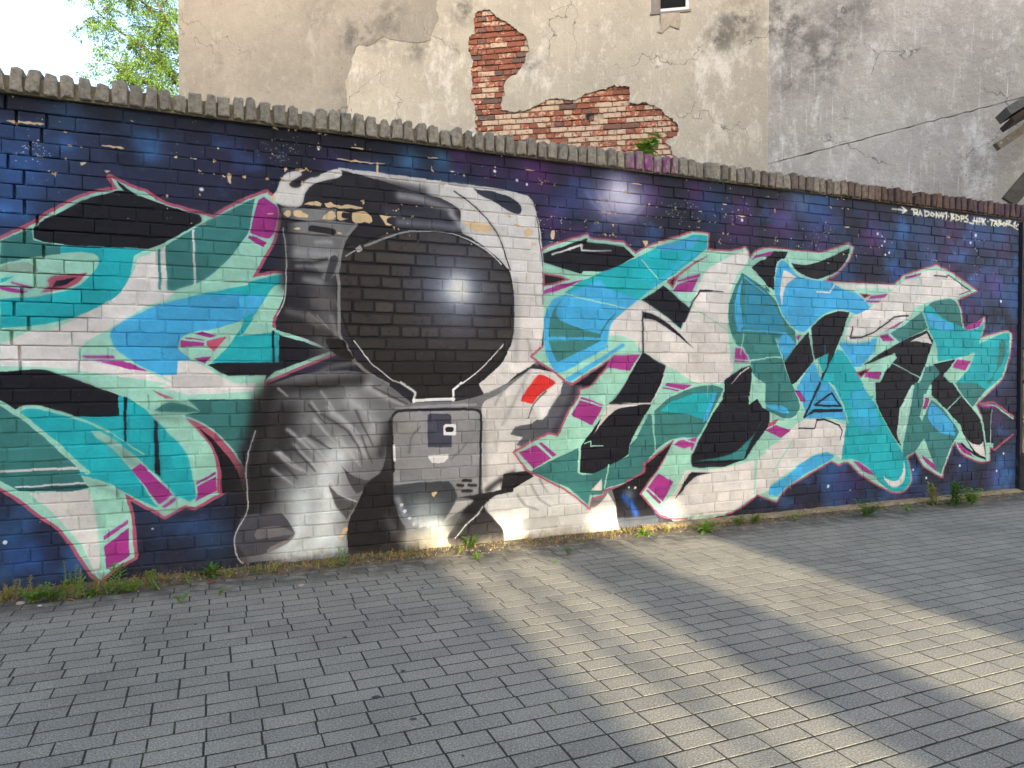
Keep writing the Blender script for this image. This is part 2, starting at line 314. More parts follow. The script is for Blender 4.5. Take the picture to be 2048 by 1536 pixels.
    k((138, 136, 134), 'B1: 800,262 720,370 682,470 658,600 648,650 662,760 662,1000 668,1140 720,1230 770,1330 860,1420 960,1490 1060,1540', 6)
    k((120, 116, 112), 'B1: 450,1490 600,1400 780,1370', 12, soft=1, alpha=.7); f((34, 31, 32), 'B1: 560,1180 700,1190 730,1260 780,1340 620,1290', 1)
    # torso
    f((116, 117, 119), 'I: 527,775! 600,750 700,742 760,760 822,806! 915,803! 985,782 1060,738! 1120,760 1150,790 1235,1000 1237,1066! 1000,1092! 700,1104! 480,1128! 468,1085 495,1010 490,950 500,895 527,835', 1)
    k((38, 36, 38), 'I: 535,790 525,850 508,910 500,980 500,1030', 52, soft=1); k((38, 36, 38), 'I: 545,780 640,770 720,760', 26, soft=1, alpha=.85); k((42, 40, 44), 'I: 490,1040 480,1110', 30, soft=1, alpha=.8)
    k((30, 29, 31), 'I: 572,825 556,900 530,960 525,1000', 62, soft=1, alpha=.85)
    k((196, 198, 198), 'I: 700,800 745,850 720,900', 40, soft=1, alpha=.5)
    k((226, 231, 230), 'I: 672,915 652,960 655,1010 645,1075', 66, soft=1, alpha=1); k((220, 229, 229), 'I: 605,1000 600,1050 575,1105 660,1092', 62, soft=1, alpha=.95)
    for s in ['I: 560,905 590,930 625,955', 'I: 545,940 580,965 610,985', 'I: 600,880 630,910 655,930', 'I: 630,840 665,880 690,905', 'I: 655,815 700,850 730,885', 'I: 700,800 735,830 755,870', 'I: 575,860 600,880 620,900']: k((176, 178, 180), s, 9, 2, soft=1, alpha=.75)
    for s, a in [('C1: 385,435 450,490 540,580', 8), ('C1: 165,552 260,640 360,700', 8), ('C1: 310,490 390,580 500,690', 6), ('C1: 615,238 720,320 800,430 890,600', 10), ('C1: 520,60 620,200', 4), ('C1: 440,150 520,240', 4), ('C1: 180,40 250,100', 4), ('C1: 660,430 760,560 830,660', 8), ('C1: 900,20 1060,120 1180,170', 14)]:
        k((198, 199, 198), s, a * 1.5, 3, soft=1, alpha=.6)
    for s, a in [('C1: 520,240 620,300 740,390 830,540 850,640', 6), ('C1: 800,215 870,370 935,500', 6), ('C1: 840,420 900,570 930,640', 4), ('C1: 280,510 400,620 470,700', 9), ('C1: 430,420 560,500 600,520', 8), ('C1: 200,640 330,760', 10), ('C1: 940,30 1100,110 1210,160', 6), ('C1: 420,170 560,320', 5)]:
        k((62, 60, 62), s, a, 2, soft=1, alpha=.85)
    f((72, 70, 72), 'C1: 650,625! 720,700 800,750 905,775! 860,850 800,882! 740,780 700,690', 1); f((84, 82, 82), 'C1: 580,812! 680,900 805,947! 790,980 720,1085! 640,980 600,880', 1)
    k((190, 192, 190), 'C1: 585,805 680,895 800,945', 3)
    f((32, 30, 33), 'C1: 1070,270! 1096,270! 1096,830 1110,930 1150,1080 1200,1180 1180,1340! 742,1372! 730,1250 740,1100 800,980 860,850 900,780 1000,700 1040,560 1050,400', 1)
    k((32, 30, 33), 'C1: 1000,560 1040,440 1070,330', 22, soft=1, alpha=.7); k((92, 90, 90), 'C1: 1060,1080 1100,1180', 22, soft=1, alpha=.6)
    f((78, 78, 86), 'C1: -120,1060! 0,1040 200,1038! 262,1110 310,1200! 270,1250 90,1352! -60,1380 -160,1260', 1); f((120, 116, 116), 'C1: 0,1170 180,1140 300,1200 200,1215 0,1240', 1); f((132, 128, 126), 'C1: 120,1300 260,1240 310,1205 270,1262 90,1352', 1)
    k((205, 206, 204), 'C0: 2040,380 1985,560 1968,720 1978,1000 1900,1160 1870,1260 1900,1400 1940,1440', 2)
    # white right torso
    f((214, 211, 207), 'I: 963,815 1000,788 1060,738! 1105,745 1150,775 1112,850 1040,900 1052,960 1024,986 966,992!', 1)
    k((160, 160, 160), 'I: 966,840 968,900 970,960', 14, soft=1, alpha=.7); k((140, 140, 142), 'I: 1010,775 990,810', 5, soft=1, alpha=.7); k((150, 150, 150), 'I: 1060,740 1030,800 1005,850', 8, soft=1, alpha=.5)
    f((146, 146, 148), 'C1: 1095,240! 1130,210 1760,195 1800,230! 1790,892! 1612,906! 1570,800 1540,775 1100,812!', 0)
    k((124, 122, 122), 'C1: 1150,330 1200,480 1150,620', 50, soft=1, alpha=.6); k((150, 150, 156), 'C1: 1600,640 1740,600', 40, soft=1, alpha=.6)
    k((150, 150, 155), 'C1: 1120,200 1400,180 1760,165', 5); k((34, 32, 36), 'C1: 1090,262 1120,228 1180,212 1740,204 1790,225 1800,270 1790,892', 4.5); k((30, 28, 32), 'C1: 1072,300 1085,430 1095,700', 6)
    f((68, 70, 86), 'C1: 1372,245 1400,236 1550,240 1562,262 1562,506 1372,510')
    f((236, 236, 234), 'C1: 1497,340! 1512,324! 1590,324! 1600,338! 1600,400! 1588,412! 1497,410!'); k((36, 34, 36), 'C1: 1530,366 1562,366', 9, smooth=0)
    f((232, 232, 230), 'C1: 1380,570 1540,562 1540,592 1500,632 1410,636 1380,592')
    for s in ['C1: 1655,776 1720,774', 'C1: 1612,812 1655,818', 'C1: 1702,812 1758,812', 'C1: 1655,860 1722,856']: k((34, 32, 36), s, 5.5, smooth=0)
    k((232, 232, 230), 'C1: 1102,492 1106,612', 4.5, smooth=0); k((98, 98, 100), 'C1: 1225,550 1240,440 1310,345', 5, 3, soft=1, alpha=.8); k((100, 100, 106), 'C1: 1560,600 1630,540 1680,480', 5, soft=1, alpha=.6)
    f((62, 66, 72), 'C1: 1100,812! 1300,790 1540,777! 1580,830 1612,906! 1500,1110 1440,1160 1300,1182 1240,1150 1150,1050 1100,920', 1)
    k((186, 198, 198), 'C1: 1330,1020 1400,1050', 62, soft=1, alpha=.75); k((222, 230, 230), 'C1: 1280,1120 1470,1120', 26, soft=1, alpha=.9); k((150, 155, 168), 'C1: 1130,920 1200,1080 1260,1150', 14, soft=1, alpha=.8)
    for u, v in [(1162, 968), (1190, 1018), (1226, 1075), (1262, 1125), (1318, 1145), (1378, 1143), (1425, 1135)]: spot((236, 238, 238), 512 + u / 4, 768 + v / 4, 3.6)
    k((186, 180, 164), 'C1: 1230,1240 1500,1240', 44, soft=1, alpha=.9)
    f((196, 194, 190), 'C1: 1600,932 1745,930 1640,1010 1500,1112', 0, .9)
    f((34, 32, 35), 'C1: 1612,908! 1850,872 2060,826! 2060,862! 1900,905 1820,972! 1840,1020 1920,1080 1990,1190 1985,1262! 1800,1312 1560,1300! 1530,1230 1600,1120 1660,1010 1745,930', 1)
    k((90, 90, 90), 'C1: 1560,1160 1640,1060', 18, soft=1, alpha=.7); k((206, 208, 206), 'C1: 1810,985 1760,1060 1690,1120 1590,1240', 3, 1.5)
    f((216, 216, 212), 'I: 967,1013! 990,992 1024,985 1062,952 1092,950 1180,1015 1215,985! 1234,1020 1237,1064! 1100,1078! 1010,1086! 1005,1060 985,1035', 1)
    for s in ['I: 1035,990 1050,1010 1075,1020', 'I: 1062,970 1080,1000 1100,1012', 'I: 1080,960 1095,985']: k((150, 154, 152), s, 7, 3, soft=1, alpha=.75)
    f((30, 28, 31), 'C2: -70,720! 0,708 115,700! 175,742! 90,792 0,842 -90,870!', 1); k((40, 38, 42), 'C1: 1850,850 1960,770 2048,720', 14, soft=1, alpha=.85)
    f((88, 90, 98), 'C2: 400,-20! 570,-20! 535,100 445,250 372,422! 290,402! 110,512! 35,490! 85,430! -20,402! 25,342! 150,322! 215,272! 292,222! 385,80!', 0)
    k((58, 58, 68), 'C2: 500,20 440,200 340,380', 16, soft=1, alpha=.8)
    f((228, 226, 224), 'C2: 345,5! 412,-10! 300,200 282,250 240,290 195,280 190,230 160,160 270,60', 1)
    f('RED', 'B2: 150,1540! 200,1470 250,1466 335,1512! 345,1536 C2: 270,50 205,100 165,160! 70,140! 110,50', 1)
    k((110, 110, 114), 'C2: 270,60 180,150 130,280', 4, 2)
    # ---- RIGHT LETTERS
    silr = 'I: 1087,500! 1110,489! 1174,471! 1179,478! 1247,486! 1272,508! 1295,494! 1384,465! 1417,468! 1414,500! 1460,503 1490,496! 1496,503! 1500,518! 1510,505 1536,497 1612,504 1645,505 1697,488! 1706,495! 1698,518 1675,545 1652,558 1640,562! 1680,565 1790,570! 1806,552! 1873,531! 1905,548 1954,582! 1914,600! 1922,620 1926,652! 1934,662! 1969,636! 1969,655 1960,677! 2008,663 2022,668 2020,710 2006,755 1995,768 1952,810! 1965,840 1979,885! 1979,921! 1958,923 1922,905 1910,881! 1893,923 1884,954! 1846,932! 1831,904! 1814,914! 1823,960 1808,981 1785,984 1724,950 1696,924 1678,930! 1663,922! 1610,953 1574,975 1552,1003! 1536,998! 1516,989! 1475,1018 1440,1030 1322,1030! 1281,988! 1316,938 1348,878! 1290,930! 1288,944 1250,966 1208,980! 1205,990! 1182,996! 1179,1016! 1130,978 1055,940! 1029,905! 1096,869! 1116,873! 1137,828 1160,790! 1160,780! 1176,776! 1188,764! 1224,719! 1145,766! 1133,762 1108,742 1064,714! 1087,694!'
    k('R', silr, 6); f('M', silr, 1)
    f('K', 'B2: 252,492! 600,372! 592,402! 700,412! 890,440! 985,520! 830,600 720,640! 565,636! 550,656! 400,610 255,562!'); k('W', 'B2: 320,500 560,425', 3, 4, smooth=0); k('W', 'B2: 556,425 556,465 640,470 790,472', 4.5, 1.5, smooth=0)
    f('R', 'B2: 252,645 400,675 470,702 252,762'); f('K', 'B2: 260,662 395,690 425,702 262,742')
    f('G', 'B2: 252,792 350,748 575,704 410,775 252,822')
    f('T', 'B2: 540,720! 990,530! 1110,470 1450,345! 1562,352! 1556,455! 1310,650 1150,750 1020,860! 880,930! 420,810!')
    f((24, 178, 190), 'B2: 1000,540 1300,420 1420,500 1290,640 1100,720 880,650')
    f('B', 'B2: 1150,440 1480,358 1460,440 1390,470 1180,470'); f((52, 180, 210), 'B2: 1430,480 1500,480 1180,730 1030,850 1080,780')
    f('B', 'B2: 400,832! 700,700! 760,770! 1010,862! 900,960 800,1050 770,1150 762,1212! 420,1400 340,1440! 270,1290 255,1150 260,1000 300,900 340,850', 1)
    f('P', 'B2: 410,845! 360,920 360,1000 450,1060 708,1140! 720,1100 780,1010 845,965! 790,1020 735,1100 708,1166! 290,1160! 300,1040 340,930', 1)
    f('P', 'B2: 290,1190! 720,1190! 560,1270 362,1360! 320,1280'); k('M', 'B2: 420,815 560,850 900,930', 2.5, smooth=0); k('M', 'B2: 1040,545 1170,695', 2.5, smooth=0)
    f('B', 'B2: 345,1440 760,1216 770,1240 420,1440 360,1450'); f('B', 'B2: 430,1495 890,1212 905,1232 460,1525')
    f('R', 'B2: 800,1322! 760,1410! 640,1550! 450,1550!'); f('K', 'B2: 778,1350! 738,1412! 620,1550! 490,1550!')
    f('G', 'B2: 812,1308 1022,1303 940,1432 755,1405')
    f('W', 'B2: 1590,600! 1700,540 1800,490 1880,470! 1885,540 1860,600 1800,660 1760,760 1730,900 1725,1100 1750,1280 1772,1400 1740,1480 1650,1545! 1480,1530 1400,1490! 1330,1440! 1170,1355 1050,1275 960,1185 860,1152 780,1152! 790,1060 900,950 1000,872! 1080,890 1200,980 1350,1108! 1410,990 1440,880 1480,780 1520,680', 1)
    f('K', 'B2: 1210,748 1300,830 1416,930 1392,1000 1350,1092 1260,1020 1160,940 1038,866 1130,810')
    k('K', 'B2: 1380,1040 1440,885 1510,790', 3.2, smooth=0); k('K', 'B2: 1505,790 1590,792 1690,802', 4, 1, smooth=0); k('K', 'B2: 1045,962 1046,1280', 3.5, smooth=0)
    f('K', 'B2: 1043,960! 1110,972 1200,1020 1290,1090 1462,1262! 1270,1110 1150,1030 1055,1012!', 1)
    f('K', 'B2: 1045,1282! 1170,1360! 1242,1400! 1185,1545! C2: 1110,160! 780,156! 820,120! B2: 905,1536! 950,1450!')
    k('W', 'B2: 1235,1400 1195,1536 C2: 1110,158 800,160', 2.6, smooth=0)
    f('G', 'B2: 1285,800 1440,802 1492,690 1380,722 1322,742'); f('G', 'B2: 1330,705 1510,655 1497,685 1320,722')
    f('R', 'B2: 1600,495 1480,548 1330,655 1232,722 1285,775 1335,675 1455,585 1560,515'); f('K', 'B2: 1570,510 1470,565 1350,650 1440,585'); f('K', 'B2: 1310,685 1260,728 1282,750')
    f('P', 'B2: 1840,648! 1800,720 1750,850 1730,950 1740,1080 1800,1222 1850,1240! 1900,1340 1940,1470 2060,1550! 2060,800! 1950,720!', 1)
    f((50, 140, 170), 'B2: 1870,720 2048,850 2048,1110 1850,1080')
    f('B', 'B2: 1850,675! 1825,860 1850,1080 1805,1110! 1780,950 1800,800', 1); k('B', 'B2: 1855,680 1950,755 2048,830', 3, smooth=0); k('B', 'B2: 1800,1108 2060,1116', 3, smooth=0)
    f('G', 'B2: 1790,1250 1842,1250 1900,1362 1780,1362'); k('M', 'B2: 1855,1140 1830,1300', 2, smooth=0); k('M', 'B2: 1780,1340 1900,1350 2060,1325', 2.4, smooth=0); k('M', 'B2: 1440,920 1730,1110', 2, smooth=0)
    f('K', 'B2: 1918,602! 1990,550 2060,535! 2060,772! 2000,700!'); f('G', 'B2: 1908,545! 1950,510! 2060,480! 2060,500! 1960,528!')
    f('K', 'B2: 1905,1388! 1922,1422! 1912,1545! C2: 1900,100! 1680,112! 1700,20! B2: 1700,1510! 1780,1450 1840,1410'); k('W', 'B2: 1895,1405 1830,1450 1760,1536', 3, 1.5)
    f('K', 'C2: 780,150! 1112,168! 1060,250 940,480 932,560! 880,602 760,690 640,722 543,712! 553,500! 620,400 700,290 770,200')
    f('W', 'C2: 775,165! 1108,158! 950,182 830,210 740,290 650,405! 690,330 730,230', 1); k('M', 'C2: 580,480 628,460 632,498 730,498', 2, smooth=0)
    f('G', 'C2: 540,132 722,186 640,336 472,252'); f('G', 'C2: 550,104 728,164 728,174 545,122'); f('G', 'C2: 52,550 190,488 312,595 170,682'); f('G', 'C2: 213,476 236,469 357,570 326,586')
    f('P', 'C2: 532,515! 525,712! 560,732 640,726 780,655 930,575! 945,490 1000,430 1090,240 1112,240! 1130,400 1150,530! 1060,640! 1050,700 930,780 740,842! 720,886! 620,892! 608,968! 450,830 150,702! 300,620 450,552', 0)
    k('M', 'C2: 775,650 740,832', 3, smooth=0); k('M', 'C2: 1118,240 1135,400 1148,530', 3, smooth=0); f('W', 'C2: 628,856 722,758 715,856')
    f('P', 'C2: 1135,212! 1250,110 1450,30 1600,8 1692,40! 1650,130 1590,240 1520,380 1480,430! 1290,440 1150,530! 1140,400', 1)
    f('T', 'C2: 1180,216! 1280,140 1450,80 1642,64! 1600,180 1540,290 1400,240 1250,225!'); f('B', 'C2: 1605,78 1640,68 1560,290 1520,310')
    k('M', 'C2: 1130,215 1250,108 1450,26 1600,4 1695,36 1650,140 1520,385 1440,560', 3.5)
    f('G', 'C2: 1240,-4 1442,8 1372,50 1220,16'); f('G', 'C2: 1205,28 1335,50 1330,60 1205,38')
    f('K', 'C2: 1690,112! 1890,102! 1900,170! 1960,120! 2000,190! 2060,212! 2060,330! 1960,460 1870,600 1700,662 1500,672 1428,660! 1428,600! 1500,440 1600,250')
    f((60, 140, 140), 'C2: 2012,275! 1930,420 1850,602! 1440,622! 1600,600 1750,560 1860,480 1950,380', 1)
    f('G', 'C2: 1295,490 1332,455 1480,430 1440,537'); k('M', 'C2: 1380,445 1460,470', 2.5, smooth=0)
    f('R', 'C2: 1295,450 1050,636 1046,700 900,788 1000,800 1060,870 1178,690'); f((28, 25, 32), 'C2: 1285,470 1070,645 1062,710 900,802 800,850 830,950 842,1090 1150,1090 1120,1000 1020,880 1160,690')
    spot((120, 140, 150), 1258, 990, 14, .7, 1); k((40, 90, 180), 'C2: 890,900 950,960 990,1040', 14, soft=1, alpha=.9); spot('W', 1271, 976, 3); spot('W', 1258, 975, 2)
    k('R', 'C2: 1175,690 1030,880 1160,1030', 3, smooth=0)
    f('M', 'C2: 1290,540 1430,500 1440,690 1390,700 1220,960 1180,1030 1040,880 1170,690'); f('G', 'C2: 1090,830 1170,720 1290,780 1210,942'); f('G', 'C2: 1072,855 1085,845 1198,945 1180,962')
    f('W', 'C2: 1390,692! 1560,692 1750,660 1930,610 2060,540! 2060,850! 1960,890 1800,990 1700,1040 1600,1080! 1300,1100! 1190,1030! 1220,960 1300,860')
    f('K', 'C2: 1435,708! 1610,716! 1480,740 1400,810 1305,925! 1370,800', 1); f('M', 'C2: 1940,602 1968,590 1946,890 1934,890'); k('M', 'C2: 1180,1036 1400,1068 1700,1045', 4)
    k('R', 'C2: 1150,1030 1250,1075 1400,1082', 3); f((70, 76, 88), 'C2: 845,1075 1160,1050 1180,1140 850,1150')
    # right end (tiles B3, C3)
    f('P', 'B3: -20,745! 60,870! 130,1010! 215,1118! 225,1230! 130,1365! 185,1545! -20,1545!'); f((50, 140, 170), 'B3: -20,800! 50,900! 110,1010! 140,1110! -20,1112!'); f('B', 'B3: 55,1185! 150,1125! 225,1225! 132,1350!'); k('B', 'B3: -20,1116 150,1130', 3, smooth=0); k('M', 'B3: -20,1325 100,1322', 2.2, smooth=0); k('M', 'B3: 60,1180 130,1370 190,1545', 3, smooth=0)
    f('B', 'B3: 70,620! 100,550 150,570! 250,680 400,700 520,730 600,780 700,810 780,880 812,930! 720,982! 650,960 560,950 450,990 350,1070 320,1110 280,1120 220,1100 130,1000 60,850 55,720', 1)
    f('W', 'B3: 120,625! 160,640 232,686! 170,720 130,780 110,915! 95,800', 1)
    f('K', 'B3: -20,535! 50,475! 162,480! 130,540! 80,562 50,680 48,790! -20,740!'); f('G', 'B3: -20,492 50,472 10,515 -20,525')
    f('K', 'B3: 180,570! 330,582 500,520 652,448! 640,520 560,630 420,692 350,695 250,650 200,600', 1); k('M', 'B3: 60,640 80,560 150,545 230,640 360,700 470,700', 3)
    f('W', 'B3: 520,735! 700,742 1030,752! 1100,700 1210,692! 1230,640 1350,620! 1450,660 1632,792! 1500,852 1400,850 1280,882 1180,920 1130,1000 1050,1050 900,1130 800,1190 700,1202 610,1180! 640,1080 680,990 760,960 830,920 920,840 960,800! 740,790 600,770')
    k('W', 'B3: 390,798 495,804 530,745', 3, smooth=0); f('M', 'B3: 712,768 1012,780 980,802 708,800')
    k((60, 60, 66), 'B3: 1330,670 1430,682 1440,665 1520,720 1620,792', 2.5, smooth=0); k((60, 60, 66), 'B3: 1620,792 1530,822', 1.5, smooth=0); k('K', 'B3: 680,1080 655,1168 750,1166 850,1122 1010,1000 1120,990', 2.8, smooth=0)
    k('M', 'B3: 1220,650 1180,860', 1.8, smooth=0)
    for s in ['B3: 1100,680 1225,648 1215,670 1090,700', 'B3: 822,830 962,815 930,845 800,860', 'B3: 780,872 905,872 885,885 790,886', 'B3: 890,1150 960,1138 1012,1190 920,1196', 'B3: 1575,1100 1600,1065 1722,1018 1690,1080 1610,1106', 'B3: 1510,1340 1622,1355 1572,1430 1472,1402', 'B3: 792,1438 912,1440 890,1502 770,1480', 'B3: 220,1155 270,1145 240,1190', 'B3: 930,1115 1060,1040 1090,1030 1030,1080']: f('G', s)
    f('R', 'B3: 725,808 830,822 772,858'); f('K', 'B3: 750,818 808,826 772,846')
    f('P', 'B3: 1280,908! 1350,870 1480,862 1530,930 1552,1080 1530,1090 1400,1010 1290,920!', 1)
    f('T', 'B3: 1250,920! 1290,912! 1400,1010 1540,1082 1600,1112 1680,1092 1732,1040! 1700,1170! 1680,1230 1530,1265! 1650,1292! 1500,1330 1360,1356! 1340,1230 1280,1100 1240,980')
    f('B', 'B3: 1255,960! 1320,980 1500,1090 1400,1110 1300,1072!', 1); k('M', 'B3: 1240,960 1290,1110 1345,1240 1352,1350', 3)
    f('T', 'B3: 1500,1275! 1700,1210 1880,1130 1932,1130! 1935,1300 1870,1480 1780,1560! C3: 1640,120! B3: 1500,1536! 1620,1400 1662,1288!'); f((60, 130, 128), 'B3: 1870,1180! 1900,1200 1885,1350 1810,1460 1780,1536! 1750,1536! 1830,1400 1850,1250', 1)
    f('P', 'B3: 980,1130! 1100,1062 1230,960! 1280,1090! 1200,1132 1050,1202!')
    f('B', 'B3: 560,1200! 700,1212 872,1168! 850,1280 740,1400 690,1400 620,1290!'); f('T', 'B3: 540,1258! 600,1270 700,1420 765,1545! 420,1545! 470,1420!')
    f('K', 'B3: 340,1080! 450,990 560,955 656,962! 600,1130 540,1280! 470,1420! C3: 420,0! 290,272! 340,160 B3: 420,1500! 490,1290! 400,1330! 370,1345!')
    f('K', 'B3: 322,1115! 365,1350! 230,1522! 185,1545! 130,1365! 230,1230!'); f('B', 'B3: 250,1536 350,1370 375,1380 440,1545 C3: 300,200 225,30'); f('T', 'B3: 400,1340 485,1290 470,1400 440,1450')
    k('M', 'B3: 325,1115 370,1345', 3, smooth=0); k('M', 'B3: 655,962 600,1130 540,1290', 2.5, smooth=0); k('M', 'B3: 0,800 60,860 130,1010 220,1110 290,1125 440,990 560,950 640,955', 3); k('M', 'B3: 600,1180 700,1206 820,1190', 3.5)
    f('K', 'B3: 760,1390! 900,1290 1100,1180 1272,1108! 1322,1190! 1260,1380 1185,1545! 890,1545! 930,1450 1032,1330 1010,1290 960,1310'); f('W', 'B3: 1130,1200! 1272,1132! 1312,1216! 1190,1195', 0); k('M', 'B3: 1000,1375 1210,1482', 2.2, smooth=0)
    f('R', 'B3: 698,1445 822,1408 742,1492'); f('K', 'B3: 722,1448 800,1424 745,1476')
    f('P', 'B3: 1265,1402! 1400,1368! 1392,1450 1330,1545! 1205,1545!'); f('K', 'B3: 1320,1378! 1502,1338! 1402,1470! C3: 1640,190! 1480,0! 1300,0! B3: 1380,1450!')
    f('M', 'B3: 1400,1480! 1500,1340! 1640,1290! 1560,1400! 1440,1480!'); f('G', 'B3: 1510,1340 1622,1355 1572,1430 1472,1402')
    # C3
    f('P', 'C3: -20,-10! 180,-10! 240,120 250,200 200,265 120,272 -20,205!', 1); f('B', 'C3: -20,165! 120,180 172,232 100,232 -20,180!', 1); f('G', 'C3: 213,48 260,58 306,148 262,142')
    f('B', 'C3: 300,200! 420,0! 490,-10! 560,100 622,252 642,302! 500,272 290,275!'); k('K', 'C3: 415,-6 350,140 290,268', 5, smooth=0); k('K', 'C3: 372,172 510,72 580,178 372,172', 3.6, smooth=0); f('K', 'C3: 370,203 600,203 590,226 368,230 292,270 350,215')
    f('T', 'C3: 520,-10! 740,-10! 800,80 870,180 930,300 1010,440 1062,530 1112,600 1142,750 1100,840 1040,862 980,850 870,750 780,652 680,602 590,606! 600,450 632,320! 620,230 570,100', 1)
    f((54, 172, 206), 'C3: 640,100! 760,20! 840,150 860,200 900,330 850,380 760,390 680,280'); k('T', 'C3: 560,100 740,5', 2, smooth=0); k('M', 'C3: 490,-10 570,100 620,240 640,310', 3.5); k((44, 176, 180), 'C3: 690,170 840,100', 4, smooth=0)
    f('W', 'C3: 920,738! 980,770 1040,770 1080,700 1085,615! 1102,680 1090,770 1030,832 970,812', 1); k((50, 160, 160), 'C3: 870,750 980,845 1080,850', 5)
    f('W', 'C3: 240,310! 320,280 430,275 590,318! 622,330! 590,602! 530,560 470,540 400,550 250,640 100,750 -20,830! -20,530! 120,430'); k('K', 'C3: 250,356 370,356 392,290', 2.2, smooth=0); k('K', 'C3: 392,290 450,286 570,330 592,380 575,450', 4, 1.5, smooth=0); k('M', 'C3: 200,450 40,700', 3, smooth=0)
    f('B', 'C3: 15,822! 150,740 250,650 380,570 470,545 535,582! 480,620 300,720 150,820 70,905! 8,882!'); f('G', 'C3: -20,372 60,330 185,370 102,432'); f('R', 'C3: 0,320 95,270 60,320 0,350'); f('G', 'C3: 680,618 735,630 800,680 855,732 800,722 740,682')
    f('K', 'C3: 860,-10! 1160,-10! 1050,200 1040,400 1062,502! 1010,430 930,290 865,150', 0); k((206, 220, 214), 'C3: 1150,40 1060,220 1035,380 1045,450 1100,330 1110,200 1150,40', 2.4, smooth=0)
    f('P', 'C3: 1175,-10! 1300,-10! 1250,120! 1310,130 1400,200 1480,300 1525,385! 1430,600 1392,722! 1340,690 1310,600 1252,440! 1180,540! 1080,592! 1080,500 1110,350 1130,250')
    f('B', 'C3: 1310,150! 1400,230 1480,330 1495,412! 1380,390 1290,290 1280,210', 1); f('M', 'C3: 1250,80 1320,95 1300,140 1265,210 1235,300 1215,260'); f('G', 'C3: 1260,112 1292,112 1264,202 1234,202'); f('M', 'C3: 1245,440 1180,545 1240,650 1350,694 1300,582'); f('G', 'C3: 1228,568 1330,640 1357,702 1250,622'); k('M', 'C3: 1290,100 1400,190 1500,330 1530,390 1480,480 1430,610 1390,730', 3)
    f('K', 'C3: 1310,-10! 1480,-10! 1640,190 1700,290 1740,470 1752,600! 1650,560 1560,400 1540,330 1430,210 1310,92!'); f('P', 'C3: 1490,-10! 1660,-10! 1742,42! 1680,130 1632,192!'); k('M', 'C3: 1480,-6 1560,100 1640,195', 3)
    f('W', 'C3: 1540,358! 1610,460 1690,490 1722,458! 1742,592! 1660,540 1590,440', 1); f('G', 'C3: 1508,468 1562,480 1652,592 1550,542'); k('M', 'C3: 1430,212 1542,100', 2.4, smooth=0); k('K', 'C3: 1545,480 1650,560 1745,600', 4); k('M', 'C3: 1640,200 1700,260 1740,480 1752,610', 4)
    f('K', 'C3: 1710,205! 1790,205! 1780,470! 1745,470!'); k('R', 'C3: 1680,158 1810,148 1965,265', 4, smooth=0); k('M', 'C3: 1700,170 1810,172 1960,278', 3, smooth=0); f('G', 'C3: 1700,165 1808,178 1800,190 1700,184'); k('M', 'C3: 1790,205 1780,470', 2, smooth=0); k('R', 'C3: 1770,500 1812,528 1958,405', 4, smooth=0); f('M', 'C3: 1755,470 1805,475 1802,512 1760,502')
    # signature
    def txt(s): k((232, 230, 214), s, 3.4, smooth=0)
    txt('B3: 995,135 1105,150'); txt('B3: 1070,120 1108,150 1075,168')
    for s in ['1160,140 1165,185', '1145,138 1190,145 1195,165 1168,168 1200,190', '1205,190 1218,148 1235,192', '1210,175 1232,177', '1255,148 1258,195 1285,185 1290,165 1252,148', '1310,165 1300,185 1318,198 1332,182 1310,165', '1345,205 1345,165 1368,208 1368,165',
              '1388,165 1375,190 1405,195', '1400,170 1395,218', '1412,175 1432,165 1425,222', '1445,195 1449,197', '1465,175 1465,225', '1460,175 1488,182 1468,198 1492,210 1462,228', '1505,185 1505,230 1528,222 1530,200 1502,185', '1545,190 1545,238', '1542,190 1568,195 1565,212 1545,216', '1600,185 1578,205 1600,220 1598,240 1572,235',
              '1612,248 1640,252', '1652,205 1648,255', '1675,208 1672,258', '1640,230 1680,236', '1692,210 1690,260', '1690,212 1715,215 1712,235 1692,238', '1722,215 1720,262', '1742,215 1724,240 1745,264', '1762,236 1766,237', '1780,222 1815,230', '1796,226 1792,268', '1812,270 1826,228 1836,272', '1815,255 1834,257', '1845,230 1842,270', '1840,228 1862,235 1848,248 1870,258 1840,275',
              '1888,245 1874,258 1888,275 1900,260 1888,245', '1908,236 1906,275', '1904,235 1940,232 1930,250 1910,256 1960,275 2000,302', '1965,255 1980,240 1972,268', '1985,270 1990,275', '2000,260 2003,262']: txt('B3: ' + s)
    for x, y, L, c in [(296, 790, 30, 'P'), (118, 700, 26, 'W'), (452, 470, 24, 'P'), (1190, 640, 24, 'B'), (1340, 720, 28, 'W'), (1415, 770, 26, 'M'), (1650, 690, 22, 'B'), (1700, 800, 30, 'T'), (1580, 960, 18, 'W'), (1290, 880, 22, 'K'), (1470, 880, 24, 'K'), (600, 1030, 30, 'W'), (1060, 880, 26, 'W'), (1850, 720, 20, 'K'), (90, 905, 26, 'P'), (350, 560, 22, 'P'), (1120, 700, 20, 'P')]: k(c, 'I: %f,%f %f,%f' % (x, y, x + .5, y + L), 2.2, 1.4, smooth=0, alpha=.55)
    # hand-sprayed edges: small wobble and a little overspray
    jx = (fbm(22, 301, 2) - .5) * 2.6; jy = (fbm(22, 311, 2) - .5) * 2.6
    xi = np.clip((np.arange(MW)[None] + jx).astype(int), 0, MW - 1); yi = np.clip((np.arange(MH)[:, None] + jy).astype(int), 0, MH - 1)
    C[:] = C[yi, xi]
